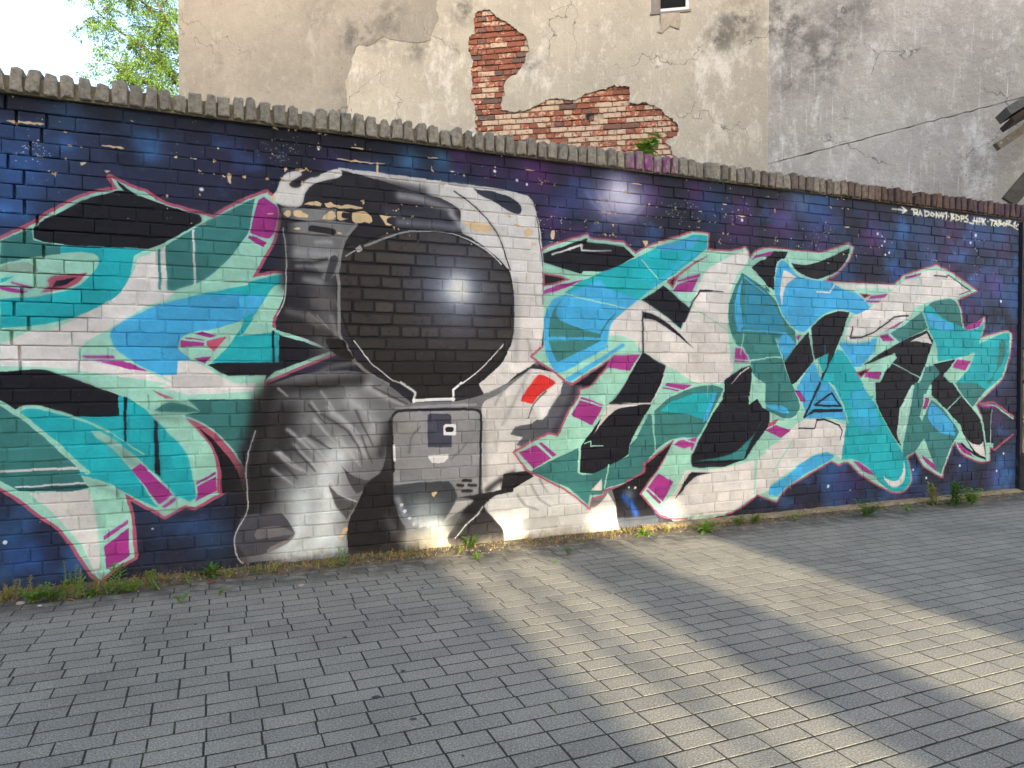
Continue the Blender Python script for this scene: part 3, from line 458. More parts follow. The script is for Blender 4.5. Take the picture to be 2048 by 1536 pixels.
    def blur(A, n):
        for ax in (0, 1):
            P = np.concatenate([np.repeat(A.take([0], ax), n + 1, ax), A, np.repeat(A.take([-1], ax), n, ax)], ax)
            S = np.cumsum(P, ax, dtype=np.float64); w = 2 * n + 1
            A = ((S.take(range(w, S.shape[ax]), ax) - S.take(range(0, S.shape[ax] - w), ax)) / w).astype(np.float32)
        return A
    ov = (ss(.35, .75, fbm(80, 321, 3)) * .42)[..., None]
    C[:] = C * (1 - ov) + blur(blur(C, 4), 3) * ov
    # ---- wear: flaked paint down to the old cream coat, mostly along the upper edges of the bricks
    cream = np.array(PAL['BEI'], np.float32) / 255
    for s in ['B1: 380,95! 420,80 480,70 530,100 520,110 440,105', 'B1: 545,85! 600,85 660,110 740,100 855,130 840,138 700,130 560,118', 'B1: 225,170! 250,140 275,150 278,188 235,195', 'B1: 300,150! 340,145 380,160 420,190 410,205 350,200 310,195', 'B1: 545,185! 615,145 620,220 530,215', 'B1: 645,150! 700,150 760,165 700,160 690,200 735,210 700,228 650,215', 'B1: 770,165! 860,150 920,190 935,240 870,245 770,235', 'B1: 990,185! 1060,195 1130,200 1060,205 1050,240 1090,262 1040,262', 'B1: 275,290 350,285 350,300 285,298', 'B1: 80,168 140,172 130,182 85,178', 'B1: 645,325 690,328 680,338', 'B1: 110,30 150,20 160,60 120,60', 'B1: 1650,245! 1740,240 1860,260 1890,310 1840,325 1760,310 1700,280',
              'A0: 40,960 200,970 360,990 340,1000 100,980', 'A0: 800,1160 900,1165 1000,1185 960,1190 820,1175', 'A0: 640,1300 690,1295 670,1320 645,1318', 'A0: 835,1360 885,1365 860,1380', 'A0: 1820,1390 1850,1400 1850,1470 1825,1460', 'A0: 1935,1410 1970,1400 1960,1430', 'A1: 650,1265 850,1290 1040,1305 980,1312 740,1290 650,1275', 'A1: 965,1300 980,1300 975,1410 962,1410', 'A1: 750,1178 860,1190 850,1200 760,1186', 'A1: 1370,1258 1460,1264 1400,1272', 'A2: 100,1355 190,1360 150,1370', 'A2: 950,1465 1040,1470 1000,1480',
              'B2: 310,320 340,310 340,370 315,380', 'B2: 1040,390 1085,395 1070,430', 'B2: 1165,392 1225,396 1190,408', 'B2: 1780,180 1880,190 1840,200', 'B3: 610,278 660,276 640,286', 'C1: 1405,870 1455,862 1430,890 1420,910', 'B2: 90,310 150,300 170,340 110,360', 'B2: 160,405 200,408 185,430', 'C1: 700,1160 735,1150 720,1190 660,1260', 'B3: 1420,355 1460,360 1440,368', 'A0: 1040,960 1090,962 1060,972', 'A1: 1540,1365 1590,1370 1570,1382']:
        pts, cor = parse(s); pts = spline(pts, cor, True); Q = canvas(pts); Q = Q + g.normal(0, .9, Q.shape); r = cover(Q)
        if r is not None: put(*r, PAL['BEI'], .95)
    wear = fbm(9, 131, 3); zone = fbm(90, 141, 3)
    edge = np.mod(Z, COURSE); edge = np.exp(-((np.minimum(edge, COURSE - edge)) / .012) ** 2) * np.ones_like(X)
    hi = ss(1.9, 2.6, Z) * np.ones_like(X)
    m = ((wear > .84 - .13 * edge * hi + .30 * (zone < .56)) * (hi * .9 + .02 > .4))
    C[m] = cream * .93
    # pits and scuffs everywhere, base dirt at the foot of the wall
    pit = fbm(5, 151, 2); C *= (1 - .14 * (pit > .90))[..., None]
    scr = fbm(5, 161, 2) > .905; C[scr] = C[scr] * .75 + .25 * np.array((.72, .72, .72), np.float32)
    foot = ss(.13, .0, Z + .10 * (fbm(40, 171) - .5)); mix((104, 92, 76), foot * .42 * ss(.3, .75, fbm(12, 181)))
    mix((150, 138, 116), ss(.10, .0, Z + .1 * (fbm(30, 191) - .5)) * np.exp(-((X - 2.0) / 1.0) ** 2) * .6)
    qb = random.Random(12)
    for bx0, bx1, bz0, bz1, row in wall_bricks():
        i0, i1 = max(int((bx0 - MX0) / MRES), 0), max(int((bx1 - MX0) / MRES), 0); j0, j1 = int((bz0 - MZ0) / MRES), int((bz1 - MZ0) / MRES); C[j0:j1, i0:i1] *= 1 + max(-.09, min(.09, qb.gauss(0, .035)))
    C *= (1 + .18 * (fbm(60, 201) - .5) + .08 * (fbm(14, 211, 2) - .5))[..., None]
    return np.clip(C, 0, 1)
# ------------------------------------------------------------------ MURAL END
# ================================================================== HELPERS
RND = random.Random(42)
def mesh_obj(name, verts, faces, mat=None, parent=None, smooth=False):
    me = bpy.data.meshes.new(name); me.from_pydata([tuple(v) for v in verts], [], faces); me.update()
    o = bpy.data.objects.new(name, me); COL.objects.link(o)
    if mat: me.materials.append(mat)
    if parent: o.parent = parent
    if smooth: me.polygons.foreach_set('use_smooth', [True] * len(me.polygons))
    return o
def link_copy(src_mesh, name, parent=None):
    o = bpy.data.objects.new(name, src_mesh); COL.objects.link(o)
    if parent: o.parent = parent
    return o
def empty(name, loc=(0, 0, 0)):
    o = bpy.data.objects.new(name, None); COL.objects.link(o); o.location = loc; o.empty_display_size = .1
    return o
def tag(o, label=None, cat=None, group=None, kind=None):
    if label: o['label'] = label
    if cat: o['category'] = cat
    if group: o['group'] = group
    if kind: o['kind'] = kind
    return o
class MB:
    """collects shapes into one mesh"""
    def __init__(s): s.v, s.f = [], []
    def add(s, verts, faces):
        b = len(s.v); s.v += [tuple(v) for v in verts]; s.f += [tuple(i + b for i in f) for f in faces]
    def box(s, lo, hi, M=None):
        x0, y0, z0 = lo; x1, y1, z1 = hi
        vs = [Vector(p) for p in [(x0, y0, z0), (x1, y0, z0), (x1, y1, z0), (x0, y1, z0), (x0, y0, z1), (x1, y0, z1), (x1, y1, z1), (x0, y1, z1)]]
        if M is not None: vs = [M @ v for v in vs]
        s.add(vs, [(3, 2, 1, 0), (4, 5, 6, 7), (0, 1, 5, 4), (1, 2, 6, 5), (2, 3, 7, 6), (3, 0, 4, 7)])
    def bar(s, p, q, w, h, roll=Vector((0, 0, 1))):
        p, q = Vector(p), Vector(q); d = (q - p).normalized(); sd = d.cross(roll).normalized(); u = sd.cross(d)
        c = [(-1, -1), (1, -1), (1, 1), (-1, 1)]
        s.add([p + sd * a * w / 2 + u * b * h / 2 for a, b in c] + [q + sd * a * w / 2 + u * b * h / 2 for a, b in c],
              [(3, 2, 1, 0), (4, 5, 6, 7), (0, 1, 5, 4), (1, 2, 6, 5), (2, 3, 7, 6), (3, 0, 4, 7)])
    def tube(s, pts, rad, n=6):
        b = len(s.v); P = [Vector(p) for p in pts]
        for i, p in enumerate(P):
            d = (P[min(i + 1, len(P) - 1)] - P[max(i - 1, 0)]).normalized()
            a = d.cross(Vector((.31, .77, .55))).normalized(); c = d.cross(a); r = rad[i] if isinstance(rad, (list, tuple)) else rad
            s.v += [tuple(p + (a * math.cos(t) + c * math.sin(t)) * r) for t in [2 * math.pi * k / n for k in range(n)]]
        for i in range(len(P) - 1):
            for k in range(n):
                s.f.append((b + i * n + k, b + i * n + (k + 1) % n, b + (i + 1) * n + (k + 1) % n, b + (i + 1) * n + k))
        s.f.append(tuple(b + k for k in reversed(range(n)))); e = b + (len(P) - 1) * n; s.f.append(tuple(e + k for k in range(n)))
    def build(s, name, mat=None, parent=None, smooth=False): return mesh_obj(name, s.v, s.f, mat, parent, smooth)

# ------------------------------------------------------------------ materials
class NT:
    def __init__(s, name):
        s.m = bpy.data.materials.new(name); s.m.use_nodes = True; s.t = s.m.node_tree; s.bsdf = s.t.nodes['Principled BSDF']; s.out = s.t.nodes['Material Output']
    def n(s, typ, **kw):
        nd = s.t.nodes.new('ShaderNode' + typ)
        for a, b in kw.items(): setattr(nd, a, b)
        return nd
    def l(s, a, b): s.t.links.new(a, b)
    def val(s, sock, v):
        if hasattr(v, 'is_output'): s.l(v, sock)
        else: sock.default_value = v
    def pos(s, world=True): return s.n('NewGeometry').outputs['Position'] if world else s.n('TexCoord').outputs['Object']
    def noise(s, scale, detail=4, rough=.6, vec=None, stretch=None, dist=0.0):
        nd = s.n('TexNoise'); nd.inputs['Scale'].default_value = scale; nd.inputs['Detail'].default_value = detail; nd.inputs['Roughness'].default_value = rough; nd.inputs['Distortion'].default_value = dist
        vec = vec or s.pos()
        if stretch:
            mp = s.n('Mapping'); mp.inputs['Scale'].default_value = stretch; s.l(vec, mp.inputs[0]); vec = mp.outputs[0]
        s.l(vec, nd.inputs['Vector']); return nd.outputs['Fac']
    def ramp(s, fac, stops):
        r = s.n('ValToRGB'); e = r.color_ramp.elements
        while len(e) > 1: e.remove(e[-1])
        e[0].position = stops[0][0]; e[0].color = stops[0][1]
        for p, c in stops[1:]: q = e.new(p); q.color = c
        s.l(fac, r.inputs[0]); return r.outputs[0]
    def step(s, fac, a, b):
        r = s.n('MapRange', interpolation_type='SMOOTHSTEP'); s.val(r.inputs['Value'], fac); r.inputs['From Min'].default_value = a; r.inputs['From Max'].default_value = b; return r.outputs[0]
    def math(s, op, a, b=0.0):
        m = s.n('Math', operation=op); s.val(m.inputs[0], a); s.val(m.inputs[1], b); return m.outputs[0]
    def mix(s, fac, a, b, mode='MIX'):
        m = s.n('Mix', data_type='RGBA', blend_type=mode); s.val(m.inputs[0], fac); s.val(m.inputs[6], a); s.val(m.inputs[7], b); return m.outputs[2]
    def bump(s, h, strength=.3, dist=.01, prev=None):
        b = s.n('Bump'); b.inputs['Strength'].default_value = strength; b.inputs['Distance'].default_value = dist; s.l(h, b.inputs['Height'])
        if prev is not None: s.l(prev, b.inputs['Normal'])
        s.l(b.outputs[0], s.bsdf.inputs['Normal']); return b.outputs[0]
    def color(s, c): s.val(s.bsdf.inputs['Base Color'], c)
    def rough(s, r): s.val(s.bsdf.inputs['Roughness'], r)
    def near(s, p, r0, r1):
        """1 inside r0 of a world point, 0 beyond r1"""
        d = s.n('VectorMath', operation='DISTANCE'); s.l(s.pos(), d.inputs[0]); d.inputs[1].default_value = p
        return s.step(d.outputs['Value'], r1, r0)
def lin(r, g, b, k=1.0):
    f = lambda c: ((c / 255) / 12.92 if c <= 10 else (((c / 255) + .055) / 1.055) ** 2.4) * k
    return (f(r), f(g), f(b), 1)

def flat_mat(name, c, rough=.7, var=.25, scale=30, bump=.2, metal=0.0):
    t = NT(name); n = t.noise(scale, 5)
    d = tuple(x * (1 - var) for x in c[:3]) + (1,); e = tuple(min(1, x * (1 + var)) for x in c[:3]) + (1,)
    t.color(t.ramp(n, [(.3, d), (.7, e)])); t.rough(rough); t.bsdf.inputs['Metallic'].default_value = metal
    if bump: t.bump(t.noise(scale * 4, 4), bump, .004)
    return t.m

def mural_material():
    C = paint_mural()
    img = bpy.data.images.new('wall_paint', MW, MH, alpha=False, float_buffer=False)
    px = np.ones((MH, MW, 4), np.float32); px[..., :3] = C
    img.pixels.foreach_set(px.ravel()); img.update(); img.pack()
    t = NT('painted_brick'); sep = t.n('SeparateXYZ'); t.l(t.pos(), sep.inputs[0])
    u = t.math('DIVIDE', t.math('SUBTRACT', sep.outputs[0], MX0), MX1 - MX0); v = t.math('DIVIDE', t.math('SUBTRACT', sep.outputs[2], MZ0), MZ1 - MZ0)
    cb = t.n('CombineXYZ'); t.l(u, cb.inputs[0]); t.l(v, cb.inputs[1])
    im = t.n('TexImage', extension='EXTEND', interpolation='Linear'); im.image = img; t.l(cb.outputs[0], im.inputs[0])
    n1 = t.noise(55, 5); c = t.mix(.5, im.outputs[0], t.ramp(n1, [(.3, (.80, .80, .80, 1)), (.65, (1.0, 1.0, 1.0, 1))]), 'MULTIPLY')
    t.color(c); t.rough(t.step(t.noise(12, 3), 0, 1.4)); t.bsdf.inputs['Specular IOR Level'].default_value = .2
    r = t.n('MapRange'); t.l(t.noise(14, 4), r.inputs[0]); r.inputs[3].default_value = .42; r.inputs[4].default_value = .72; t.rough(r.outputs[0])
    b = t.bump(t.noise(26, 4, .55), .35, .008); t.bump(t.noise(190, 4, .7), .35, .003, b)
    return t.m

def paver_material():
    t = NT('concrete_paver'); p = t.pos()
    tone = t.n('Attribute', attribute_name='tone').outputs['Fac']; rnd = t.n('ObjectInfo').outputs['Random']
    f = t.math('FRACT', t.math('ADD', tone, rnd))
    base = t.ramp(f, [(0, lin(137, 131, 121)), (.5, lin(144, 137, 126)), (1, lin(149, 142, 129))])
    sp = t.n('TexVoronoi'); sp.inputs['Scale'].default_value = 260; t.l(p, sp.inputs['Vector'])
    speck = t.ramp(t.noise(130, 5, .9), [(.36, (.38, .38, .39, 1)), (.46, (.82, .82, .82, 1)), (.54, (1.10, 1.10, 1.08, 1)), (.63, (2.3, 2.25, 2.1, 1))])
    c = t.mix(1.0, base, speck, 'MULTIPLY')
    st = t.ramp(t.noise(1.3, 9, .68), [(.34, (.74, .73, .71, 1)), (.50, (.98, .98, .98, 1)), (.66, (1.10, 1.09, 1.07, 1))]); c = t.mix(.8, c, st, 'MULTIPLY')
    # grime on the course beside the wall
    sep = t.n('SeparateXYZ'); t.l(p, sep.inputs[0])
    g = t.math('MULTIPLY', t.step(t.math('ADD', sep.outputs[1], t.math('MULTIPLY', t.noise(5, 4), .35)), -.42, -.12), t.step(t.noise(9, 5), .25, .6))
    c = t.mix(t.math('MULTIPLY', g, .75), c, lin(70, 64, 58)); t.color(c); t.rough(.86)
    t.bsdf.inputs['Specular IOR Level'].default_value = .3
    b = t.bump(t.noise(300, 3, .7), .5, .003)
    return t.m

def plaster_material(name, a, b, pale, stains, streak=1.0, dirt=(0.10, 0.095, 0.09, 1), rough_bump=.5, palek=.8):
    t = NT(name); p = t.pos()
    c = t.mix(t.step(t.noise(.8, 7, .62), .34, .66), a, b)
    c = t.mix(t.math('MULTIPLY', t.step(t.noise(2.4, 10, .75, stretch=(1, 1, .55)), .52, .66), palek), c, pale)
    c = t.mix(t.math('MULTIPLY', t.step(t.noise(6.5, 12, .82, stretch=(1, 1, .7)), .535, .60), .55 * palek), c, pale)
    c = t.mix(t.math('MULTIPLY', t.step(t.noise(9, 10, .8), .56, .64), .30), c, tuple(x * .62 for x in b[:3]) + (1,))
    c = t.mix(t.math('MULTIPLY', t.step(t.noise(3.5, 7, .7, stretch=(6, 6, .35)), .56, .74), .5 * streak), c, pale)
    c = t.mix(t.math('MULTIPLY', t.step(t.noise(1.7, 9, .72, dist=.6), .56, .76), .55), c, tuple(x * .6 for x in a[:3]) + (1,))
    for (q, r, k) in stains:
        m = t.math('MULTIPLY', t.math('MULTIPLY', t.near(q, 0, r), t.step(t.noise(4.5, 7, .7), .36, .62)), k); c = t.mix(m, c, dirt)
    c = t.mix(.6, c, t.ramp(t.noise(95, 5, .7), [(.3, (.66, .66, .66, 1)), (.6, (1.05, 1.05, 1.05, 1)), (.78, (1.3, 1.3, 1.3, 1))]), 'MULTIPLY')
    c = t.mix(t.math('MULTIPLY', t.step(t.noise(26, 3, .5), .70, .74), .55), c, dirt)
    vo = t.n('TexVoronoi', feature='DISTANCE_TO_EDGE'); vo.inputs['Scale'].default_value = .75; wv = t.n('VectorMath', operation='MULTIPLY_ADD')
    nz = t.n('TexNoise'); nz.inputs['Scale'].default_value = 3.5; nz.inputs['Detail'].default_value = 7; t.l(p, nz.inputs['Vector']); t.l(nz.outputs['Color'], wv.inputs[0]); wv.inputs[1].default_value = (.55, .55, .55); t.l(p, wv.inputs[2]); t.l(wv.outputs[0], vo.inputs['Vector'])
    c = t.mix(t.math('MULTIPLY', t.math('MULTIPLY', t.step(vo.outputs['Distance'], .0065, .002), t.step(t.noise(.9, 3), .48, .58)), .7), c, dirt)
    t.color(c); t.rough(.92); t.bsdf.inputs['Specular IOR Level'].default_value = .2
    q = t.bump(t.noise(6, 6, .6), rough_bump, .03); t.bump(t.noise(80, 5, .7), .6, .008, q)
    return t.m

def leaf_material(name, c1, c2, trans=.35):
    t = NT(name); p = t.pos()
    col = t.ramp(t.noise(9, 3), [(.35, c1), (.65, c2)])
    t.color(col); t.rough(.55); t.bsdf.inputs['Specular IOR Level'].default_value = .3
    tr = t.n('BsdfTranslucent'); mx = t.n('MixShader'); mx.inputs[0].default_value = trans
    br = t.mix(1, col, (1.5, 1.6, .7, 1), 'MULTIPLY'); t.l(br, tr.inputs[0])
    t.l(t.bsdf.outputs[0], mx.inputs[1]); t.l(tr.outputs[0], mx.inputs[2]); t.l(mx.outputs[0], t.out.inputs[0])
    return t.m

def brick_material(name, c1, c2, lime, k):
    """old facade brick, k = how much limewash is left on it"""
    t = NT(name); rnd = t.n('ObjectInfo').outputs['Random']
    c = t.mix(rnd, c1, c2); c = t.mix(.5, c, t.ramp(t.noise(40, 5), [(.3, (.6, .6, .6, 1)), (.7, (1.2, 1.2, 1.2, 1))]), 'MULTIPLY')
    c = t.mix(t.step(t.noise(22, 8, .75), .74 - .36 * k, .82 - .36 * k), c, lime); t.color(c); t.rough(.9); t.bump(t.noise(60, 5), .5, .006); return t.m

# ================================================================== GROUND AND PAVEMENT
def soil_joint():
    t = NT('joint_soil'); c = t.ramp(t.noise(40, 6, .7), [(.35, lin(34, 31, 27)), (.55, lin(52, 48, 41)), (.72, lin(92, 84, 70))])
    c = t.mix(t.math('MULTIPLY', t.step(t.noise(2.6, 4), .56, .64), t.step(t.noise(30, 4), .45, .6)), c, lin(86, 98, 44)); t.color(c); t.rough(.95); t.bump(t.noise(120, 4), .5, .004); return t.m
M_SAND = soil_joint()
gr = mesh_obj('ground', [(-120, -120, -.035), (160, -120, -.035), (160, 160, -.035), (-120, 160, -.035)], [(0, 1, 2, 3)], flat_mat('ground_soil', lin(96, 92, 84), .95, .25, 3, .2)); tag(gr, kind='structure')
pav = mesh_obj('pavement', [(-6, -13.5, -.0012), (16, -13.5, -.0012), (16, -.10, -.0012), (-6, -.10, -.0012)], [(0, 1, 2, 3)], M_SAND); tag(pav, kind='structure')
M_PAV = paver_material()
PL, PWD, JT = .1893, .0991, .0086
def paver_geo(L, W, r, drop=.030):
    ch = .0035; pts = []
    for (sx, sy) in [(-1, -1), (1, -1), (1, 1), (-1, 1)]: pts.append((sx * L / 2, sy * W / 2))
    w = lambda a: r.uniform(-a, a)
    top = [(x - math.copysign(ch, x) + w(.0012), y - math.copysign(ch, y) + w(.0012), w(.0002)) for x, y in pts]
    mid = [(x + w(.0012), y + w(.0012), -.0006) for x, y in pts]; bot = [(x, y, -drop) for x, y in pts]
    v = top + mid + bot; f = [(0, 1, 2, 3)]
    for i in range(4):
        j = (i + 1) % 4; f += [(4 + i, 4 + j, j, i), (8 + i, 8 + j, 4 + j, 4 + i)]
    return v, f
r = random.Random(9); pv = []
for row in range(62):
    y = -.16 - row * PWD - PWD / 2; x = -4.2 + (row % 2) * PL / 2 + r.gauss(0, .008)
    while x < 11.5:
        L = PL if r.random() > .025 else PL / 2
        pv.append((x + L / 2, y, L)); x += L
def vis_area(x, y, L):
    q = [project((x + a * L / 2, y + b * PWD / 2, 0)) for a, b in [(-1, -1), (1, -1), (1, 1), (-1, 1)]]
    if min(c[2] for c in q) < .3: return 0
    cx = sum(c[0] for c in q) / 4; cy = sum(c[1] for c in q) / 4
    if not (-20 < cx < 2068 and -20 < cy < 1556): return 0
    return abs(sum(q[i][0] * q[(i + 1) % 4][1] - q[(i + 1) % 4][0] * q[i][1] for i in range(4))) / 2
pv.sort(key=lambda p: -vis_area(*p))
var = {}
for key, L in (('full', PL), ('half', PL / 2)):
    var[key] = []
    for i in range(6):
        v, f = paver_geo(L - .0074, PWD - JT, r); me = bpy.data.meshes.new('paver'); me.from_pydata(v, [], f); me.update(); me.materials.append(M_PAV); var[key].append(me)
rest = MB(); tones = []
for i, (x, y, L) in enumerate(pv):
    rot = Euler((max(-.003, min(.003, r.gauss(0, .002))), max(-.002, min(.002, r.gauss(0, .001))), r.gauss(0, .007))); dz = r.uniform(0, .0005)
    if i < 300:
        o = link_copy(r.choice(var['full' if L > .15 else 'half']), 'paver', pav); o.location = (x, y, dz); o.rotation_euler = rot
    else:
        v, f = paver_geo(L - .0074, PWD - JT, r); R_ = rot.to_matrix()
        rest.add([R_ @ Vector(q) + Vector((x, y, dz)) for q in v], f); tones += [r.random()] * len(f)
o = rest.build('paver_field', M_PAV, pav); tag(o, kind='stuff')
a = o.data.attributes.new('tone', 'FLOAT', 'FACE'); a.data.foreach_set('value', tones)
# dark gum spots trodden into the pavers
M_GUM = flat_mat('old_gum', lin(64, 63, 64), .8, .2, 80, .2)
for (px, py, s) in [(690, 1275, .008), (806, 1342, .009), (753, 1395, .014), (826, 1439, .010), (845, 1176, .006), (391, 1249, .006), (926, 1512, .004)]:
    gx, gy = on_ground(px, py); n = 11; vs = []
    for k in range(n):
        rr = s * r.uniform(.75, 1.2); vs.append((rr * math.cos(2 * math.pi * k / n) * 1.25, rr * math.sin(2 * math.pi * k / n), .0022))
    vs += [(x * .7, y * .7, .0036) for x, y, z in vs]; vs += [(x * 1.02, y * 1.02, -.001) for x, y, z in vs[:n]]
    fs = [tuple(range(n, 2 * n))] + [(k, (k + 1) % n, n + (k + 1) % n, n + k) for k in range(n)] + [(2 * n + k, 2 * n + (k + 1) % n, (k + 1) % n, k) for k in range(n)]
    g_ = mesh_obj('gum_spot', vs, fs, M_GUM, pav); g_.location = (gx, gy, 0)

# ================================================================== THE PAINTED BRICK WALL
M_MURAL = mural_material()
wall = empty('brick_wall', (3, .1, 0)); wall.location = (0, 0, 0)
tag(wall, 'long brick wall painted with an astronaut between turquoise graffiti letters', 'wall')
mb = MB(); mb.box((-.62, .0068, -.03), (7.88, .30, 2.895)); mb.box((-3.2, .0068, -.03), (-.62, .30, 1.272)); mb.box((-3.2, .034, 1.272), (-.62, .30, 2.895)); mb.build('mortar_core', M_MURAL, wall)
def ring_block(w, h, depth, r, top_round=0.0, wob=.0016, bev=.0050):
    """block whose front outline is irregular: front face towards -y, 10 outline points"""
    out = [(-.5, 0), (-.17, 0), (.17, 0), (.5, 0), (.5, .5), (.5, 1), (.17, 1), (-.17, 1), (-.5, 1), (-.5, .5)]
    O_, I_ = [], []
    for a, b in out:
        x = a * w; z = b * h
        if top_round and b == 1: z -= top_round * (abs(a) > .4) * r.uniform(.6, 1.3); x *= 1 - .10 * (abs(a) > .4)
        corner = abs(a) == .5 and b in (0, 1)
        k = r.uniform(1.2, 2.8) if corner else 1.0
        x += r.uniform(-wob, wob); z += r.uniform(-wob, wob)
        O_.append((x, z)); 
        I_.append((x - math.copysign(bev * k, a) * (abs(a) == .5), z - (bev * k if b == 1 else -bev * k if b == 0 else 0)))
    n = 10
    v = [(x, r.uniform(-.0008, .0008), z) for x, z in I_] + [(x, bev * .9, z) for x, z in O_] + [(x, depth, z) for x, z in O_]
    f = [tuple(range(n))] + [(n + i, n + (i + 1) % n, (i + 1) % n, i) for i in range(n)] + [(2 * n + i, 2 * n + (i + 1) % n, n + (i + 1) % n, n + i) for i in range(n)]
    return v, f
r = random.Random(21); bl = []
for (x0, x1, z0, z1, row) in wall_bricks():
    q = [project((x, 0, z)) for x, z in [(x0, z0), (x1, z0), (x1, z1), (x0, z1)]]
    cx = sum(c[0] for c in q) / 4
    ar = abs(sum(q[i][0] * q[(i + 1) % 4][1] - q[(i + 1) % 4][0] * q[i][1] for i in range(4))) / 2 if cx > -15 else 0
    bl.append((ar, x0, x1, z0, z1, row))
bl.sort(key=lambda b: -b[0])
BJ = .0047; PJ = .0034
bvar = {}
for key, L in (('s', STRETCH - PJ), ('h', STRETCH / 2 - PJ)):
    bvar[key] = []
    for i in range(8):
        v, f = ring_block(L, COURSE - BJ, .05, r); me = bpy.data.meshes.new('brick'); me.from_pydata(v, [], f); me.update(); me.materials.append(M_MURAL); bvar[key].append((me, L))
rest = MB()
for i, (ar, x0, x1, z0, z1, row) in enumerate(bl):
    L = x1 - x0 - PJ; dy = r.gauss(0, .0022); dz = BJ / 2 + r.gauss(0, .0007)
    if z0 < .05: dy += r.uniform(-.002, .006)
    if z0 > 1.25 and abs(x1 + 1.0 + .05 * math.sin(z0 * 9)) < .09: L -= .013; x1 -= .013   # the stepped crack at the left end
    if r.random() < .035: dy += r.uniform(-.004, .005); dz -= .0015
    rot = Euler((r.gauss(0, .009), r.gauss(0, .0045), r.gauss(0, .007)))
    loc = Vector(((x0 + x1) / 2, dy, z0 + dz))
    if i < 300:
        me, ML = r.choice(bvar['s' if L > .2 else 'h']); o = link_copy(me, 'brick', wall); o.location = loc; o.rotation_euler = rot; o.scale = (L / ML, 1, 1)
    else:
        v, f = ring_block(L, COURSE - BJ, .05, r); R_ = rot.to_matrix(); rest.add([R_ @ Vector(p) + loc for p in v], f)
o = rest.build('brick_field', M_MURAL, wall); tag(o, kind='stuff')

# coping of bricks on edge
def coping_material():
    t = NT('coping_brick'); p = t.pos(); sep = t.n('SeparateXYZ'); t.l(p, sep.inputs[0]); rnd = t.n('ObjectInfo').outputs['Random']
    a = t.mix(rnd, lin(160, 150, 133), lin(134, 126, 113)); b = t.mix(rnd, lin(112, 88, 72), lin(84, 66, 62))
    c = t.mix(t.step(t.math('ADD', sep.outputs[0], t.math('MULTIPLY', rnd, 1.2)), 4.6, 6.4), a, b)
    c = t.mix(.75, c, t.ramp(t.noise(34, 7, .72), [(.30, (.30, .29, .28, 1)), (.50, (.95, .95, .95, 1)), (.70, (1.6, 1.56, 1.45, 1))]), 'MULTIPLY')
    c = t.mix(t.math('MULTIPLY', t.step(t.noise(13, 7, .7), .62, .72), .6), c, lin(168, 158, 136))
    c = t.mix(t.math('MULTIPLY', t.step(t.noise(20, 6, .7), .60, .75), .5), c, lin(58, 56, 48))
    xc = .5 * (on_wall(1258, 320)[0] + on_wall(1336, 330)[0])
    m = t.math('MULTIPLY', t.step(t.math('ABSOLUTE', t.math('SUBTRACT', sep.outputs[0], xc)), .26, .20), t.step(t.noise(22, 3, .5, stretch=(1.6, 1, .5)), .47, .55))
    c = t.mix(t.math('MULTIPLY', m, .85), c, lin(150, 60, 130))
    m = t.math('MULTIPLY', t.step(sep.outputs[0], 6.4, 7.4), t.step(t.noise(7, 4), .35, .6)); c = t.mix(t.math('MULTIPLY', m, .8), c, lin(66, 48, 66))
    t.color(c); t.rough(.92); q = t.bump(t.noise(30, 6, .7), .9, .010); t.bump(t.noise(140, 4, .7), .7, .004, q); return t.m
M_COP = coping_material(); M_MORT = flat_mat('old_mortar', lin(150, 138, 114), .95, .35, 40, .5)
mb = MB(); mb.box((-3.2, -.012, 2.893), (7.88, .29, 2.992)); mb.build('coping_mortar', M_MORT, wall)
x = -3.2; cop = []
while x < 7.86:
    w = r.uniform(.079, .090); cop.append((x, min(w, 7.89 - x))); x += w
crest = MB()
for (x, w) in cop:
    hgt = .134 + r.uniform(-.012, .008) - (.03 if r.random() < .05 else 0); v, f = ring_block(w - r.uniform(.009, .024), hgt, .31, r, top_round=.007, wob=.0065, bev=.007)
    loc = Vector((x + w / 2, -.044 + r.gauss(0, .005), 2.899 + r.gauss(0, .002))); rot = Euler((r.gauss(0, .025), r.gauss(0, .03), r.gauss(0, .04)))
    q = project((x, 0, 2.95))
    if -40 < q[0] < 2060:
        o = mesh_obj('coping_brick', v, f, M_COP, wall); o.location = loc; o.rotation_euler = rot
    else: crest.add([rot.to_matrix() @ Vector(p) + loc for p in v], f)
tag(crest.build('coping_rest', M_COP, wall), kind='stuff')

# footing, soil strip
def strip(name, prof, x0, x1, step, mat, amp, seed, parent=None):
    """long ridge along the wall: prof = [(y, z), ...]"""
    rr = random.Random(seed); vs, fs = [], []; n = len(prof); m = int((x1 - x0) / step) + 1
    for i in range(m + 1):
        for j, (y, z) in enumerate(prof):
            e = 0 if j == n - 1 else 1
            vs.append((x0 + (x1 - x0) * i / m + rr.uniform(-.3, .3) * step, y + rr.gauss(0, amp) * e, z + rr.gauss(0, amp * .6) * e * (j > 0)))
    for i in range(m):
        for j in range(n - 1): a_ = i * n + j; fs.append((a_, a_ + n, a_ + n + 1, a_ + 1))
    return mesh_obj(name, vs, fs, mat, parent)
M_FOOT = flat_mat('footing_concrete', lin(140, 124, 98), .95, .35, 14, .6)
strip('footing', [(-.085, -.03), (-.082, .012), (-.060, .030), (-.02, .038), (.02, .042)], 3.2, 7.9, .06, M_FOOT, .006, 4, wall)
strip('footing', [(-.06, -.03), (-.055, .004), (-.03, .016), (.02, .022)], -3.2, 3.2, .05, flat_mat('footing_render', lin(92, 80, 64), .95, .4, 20, .6), .006, 5, wall)
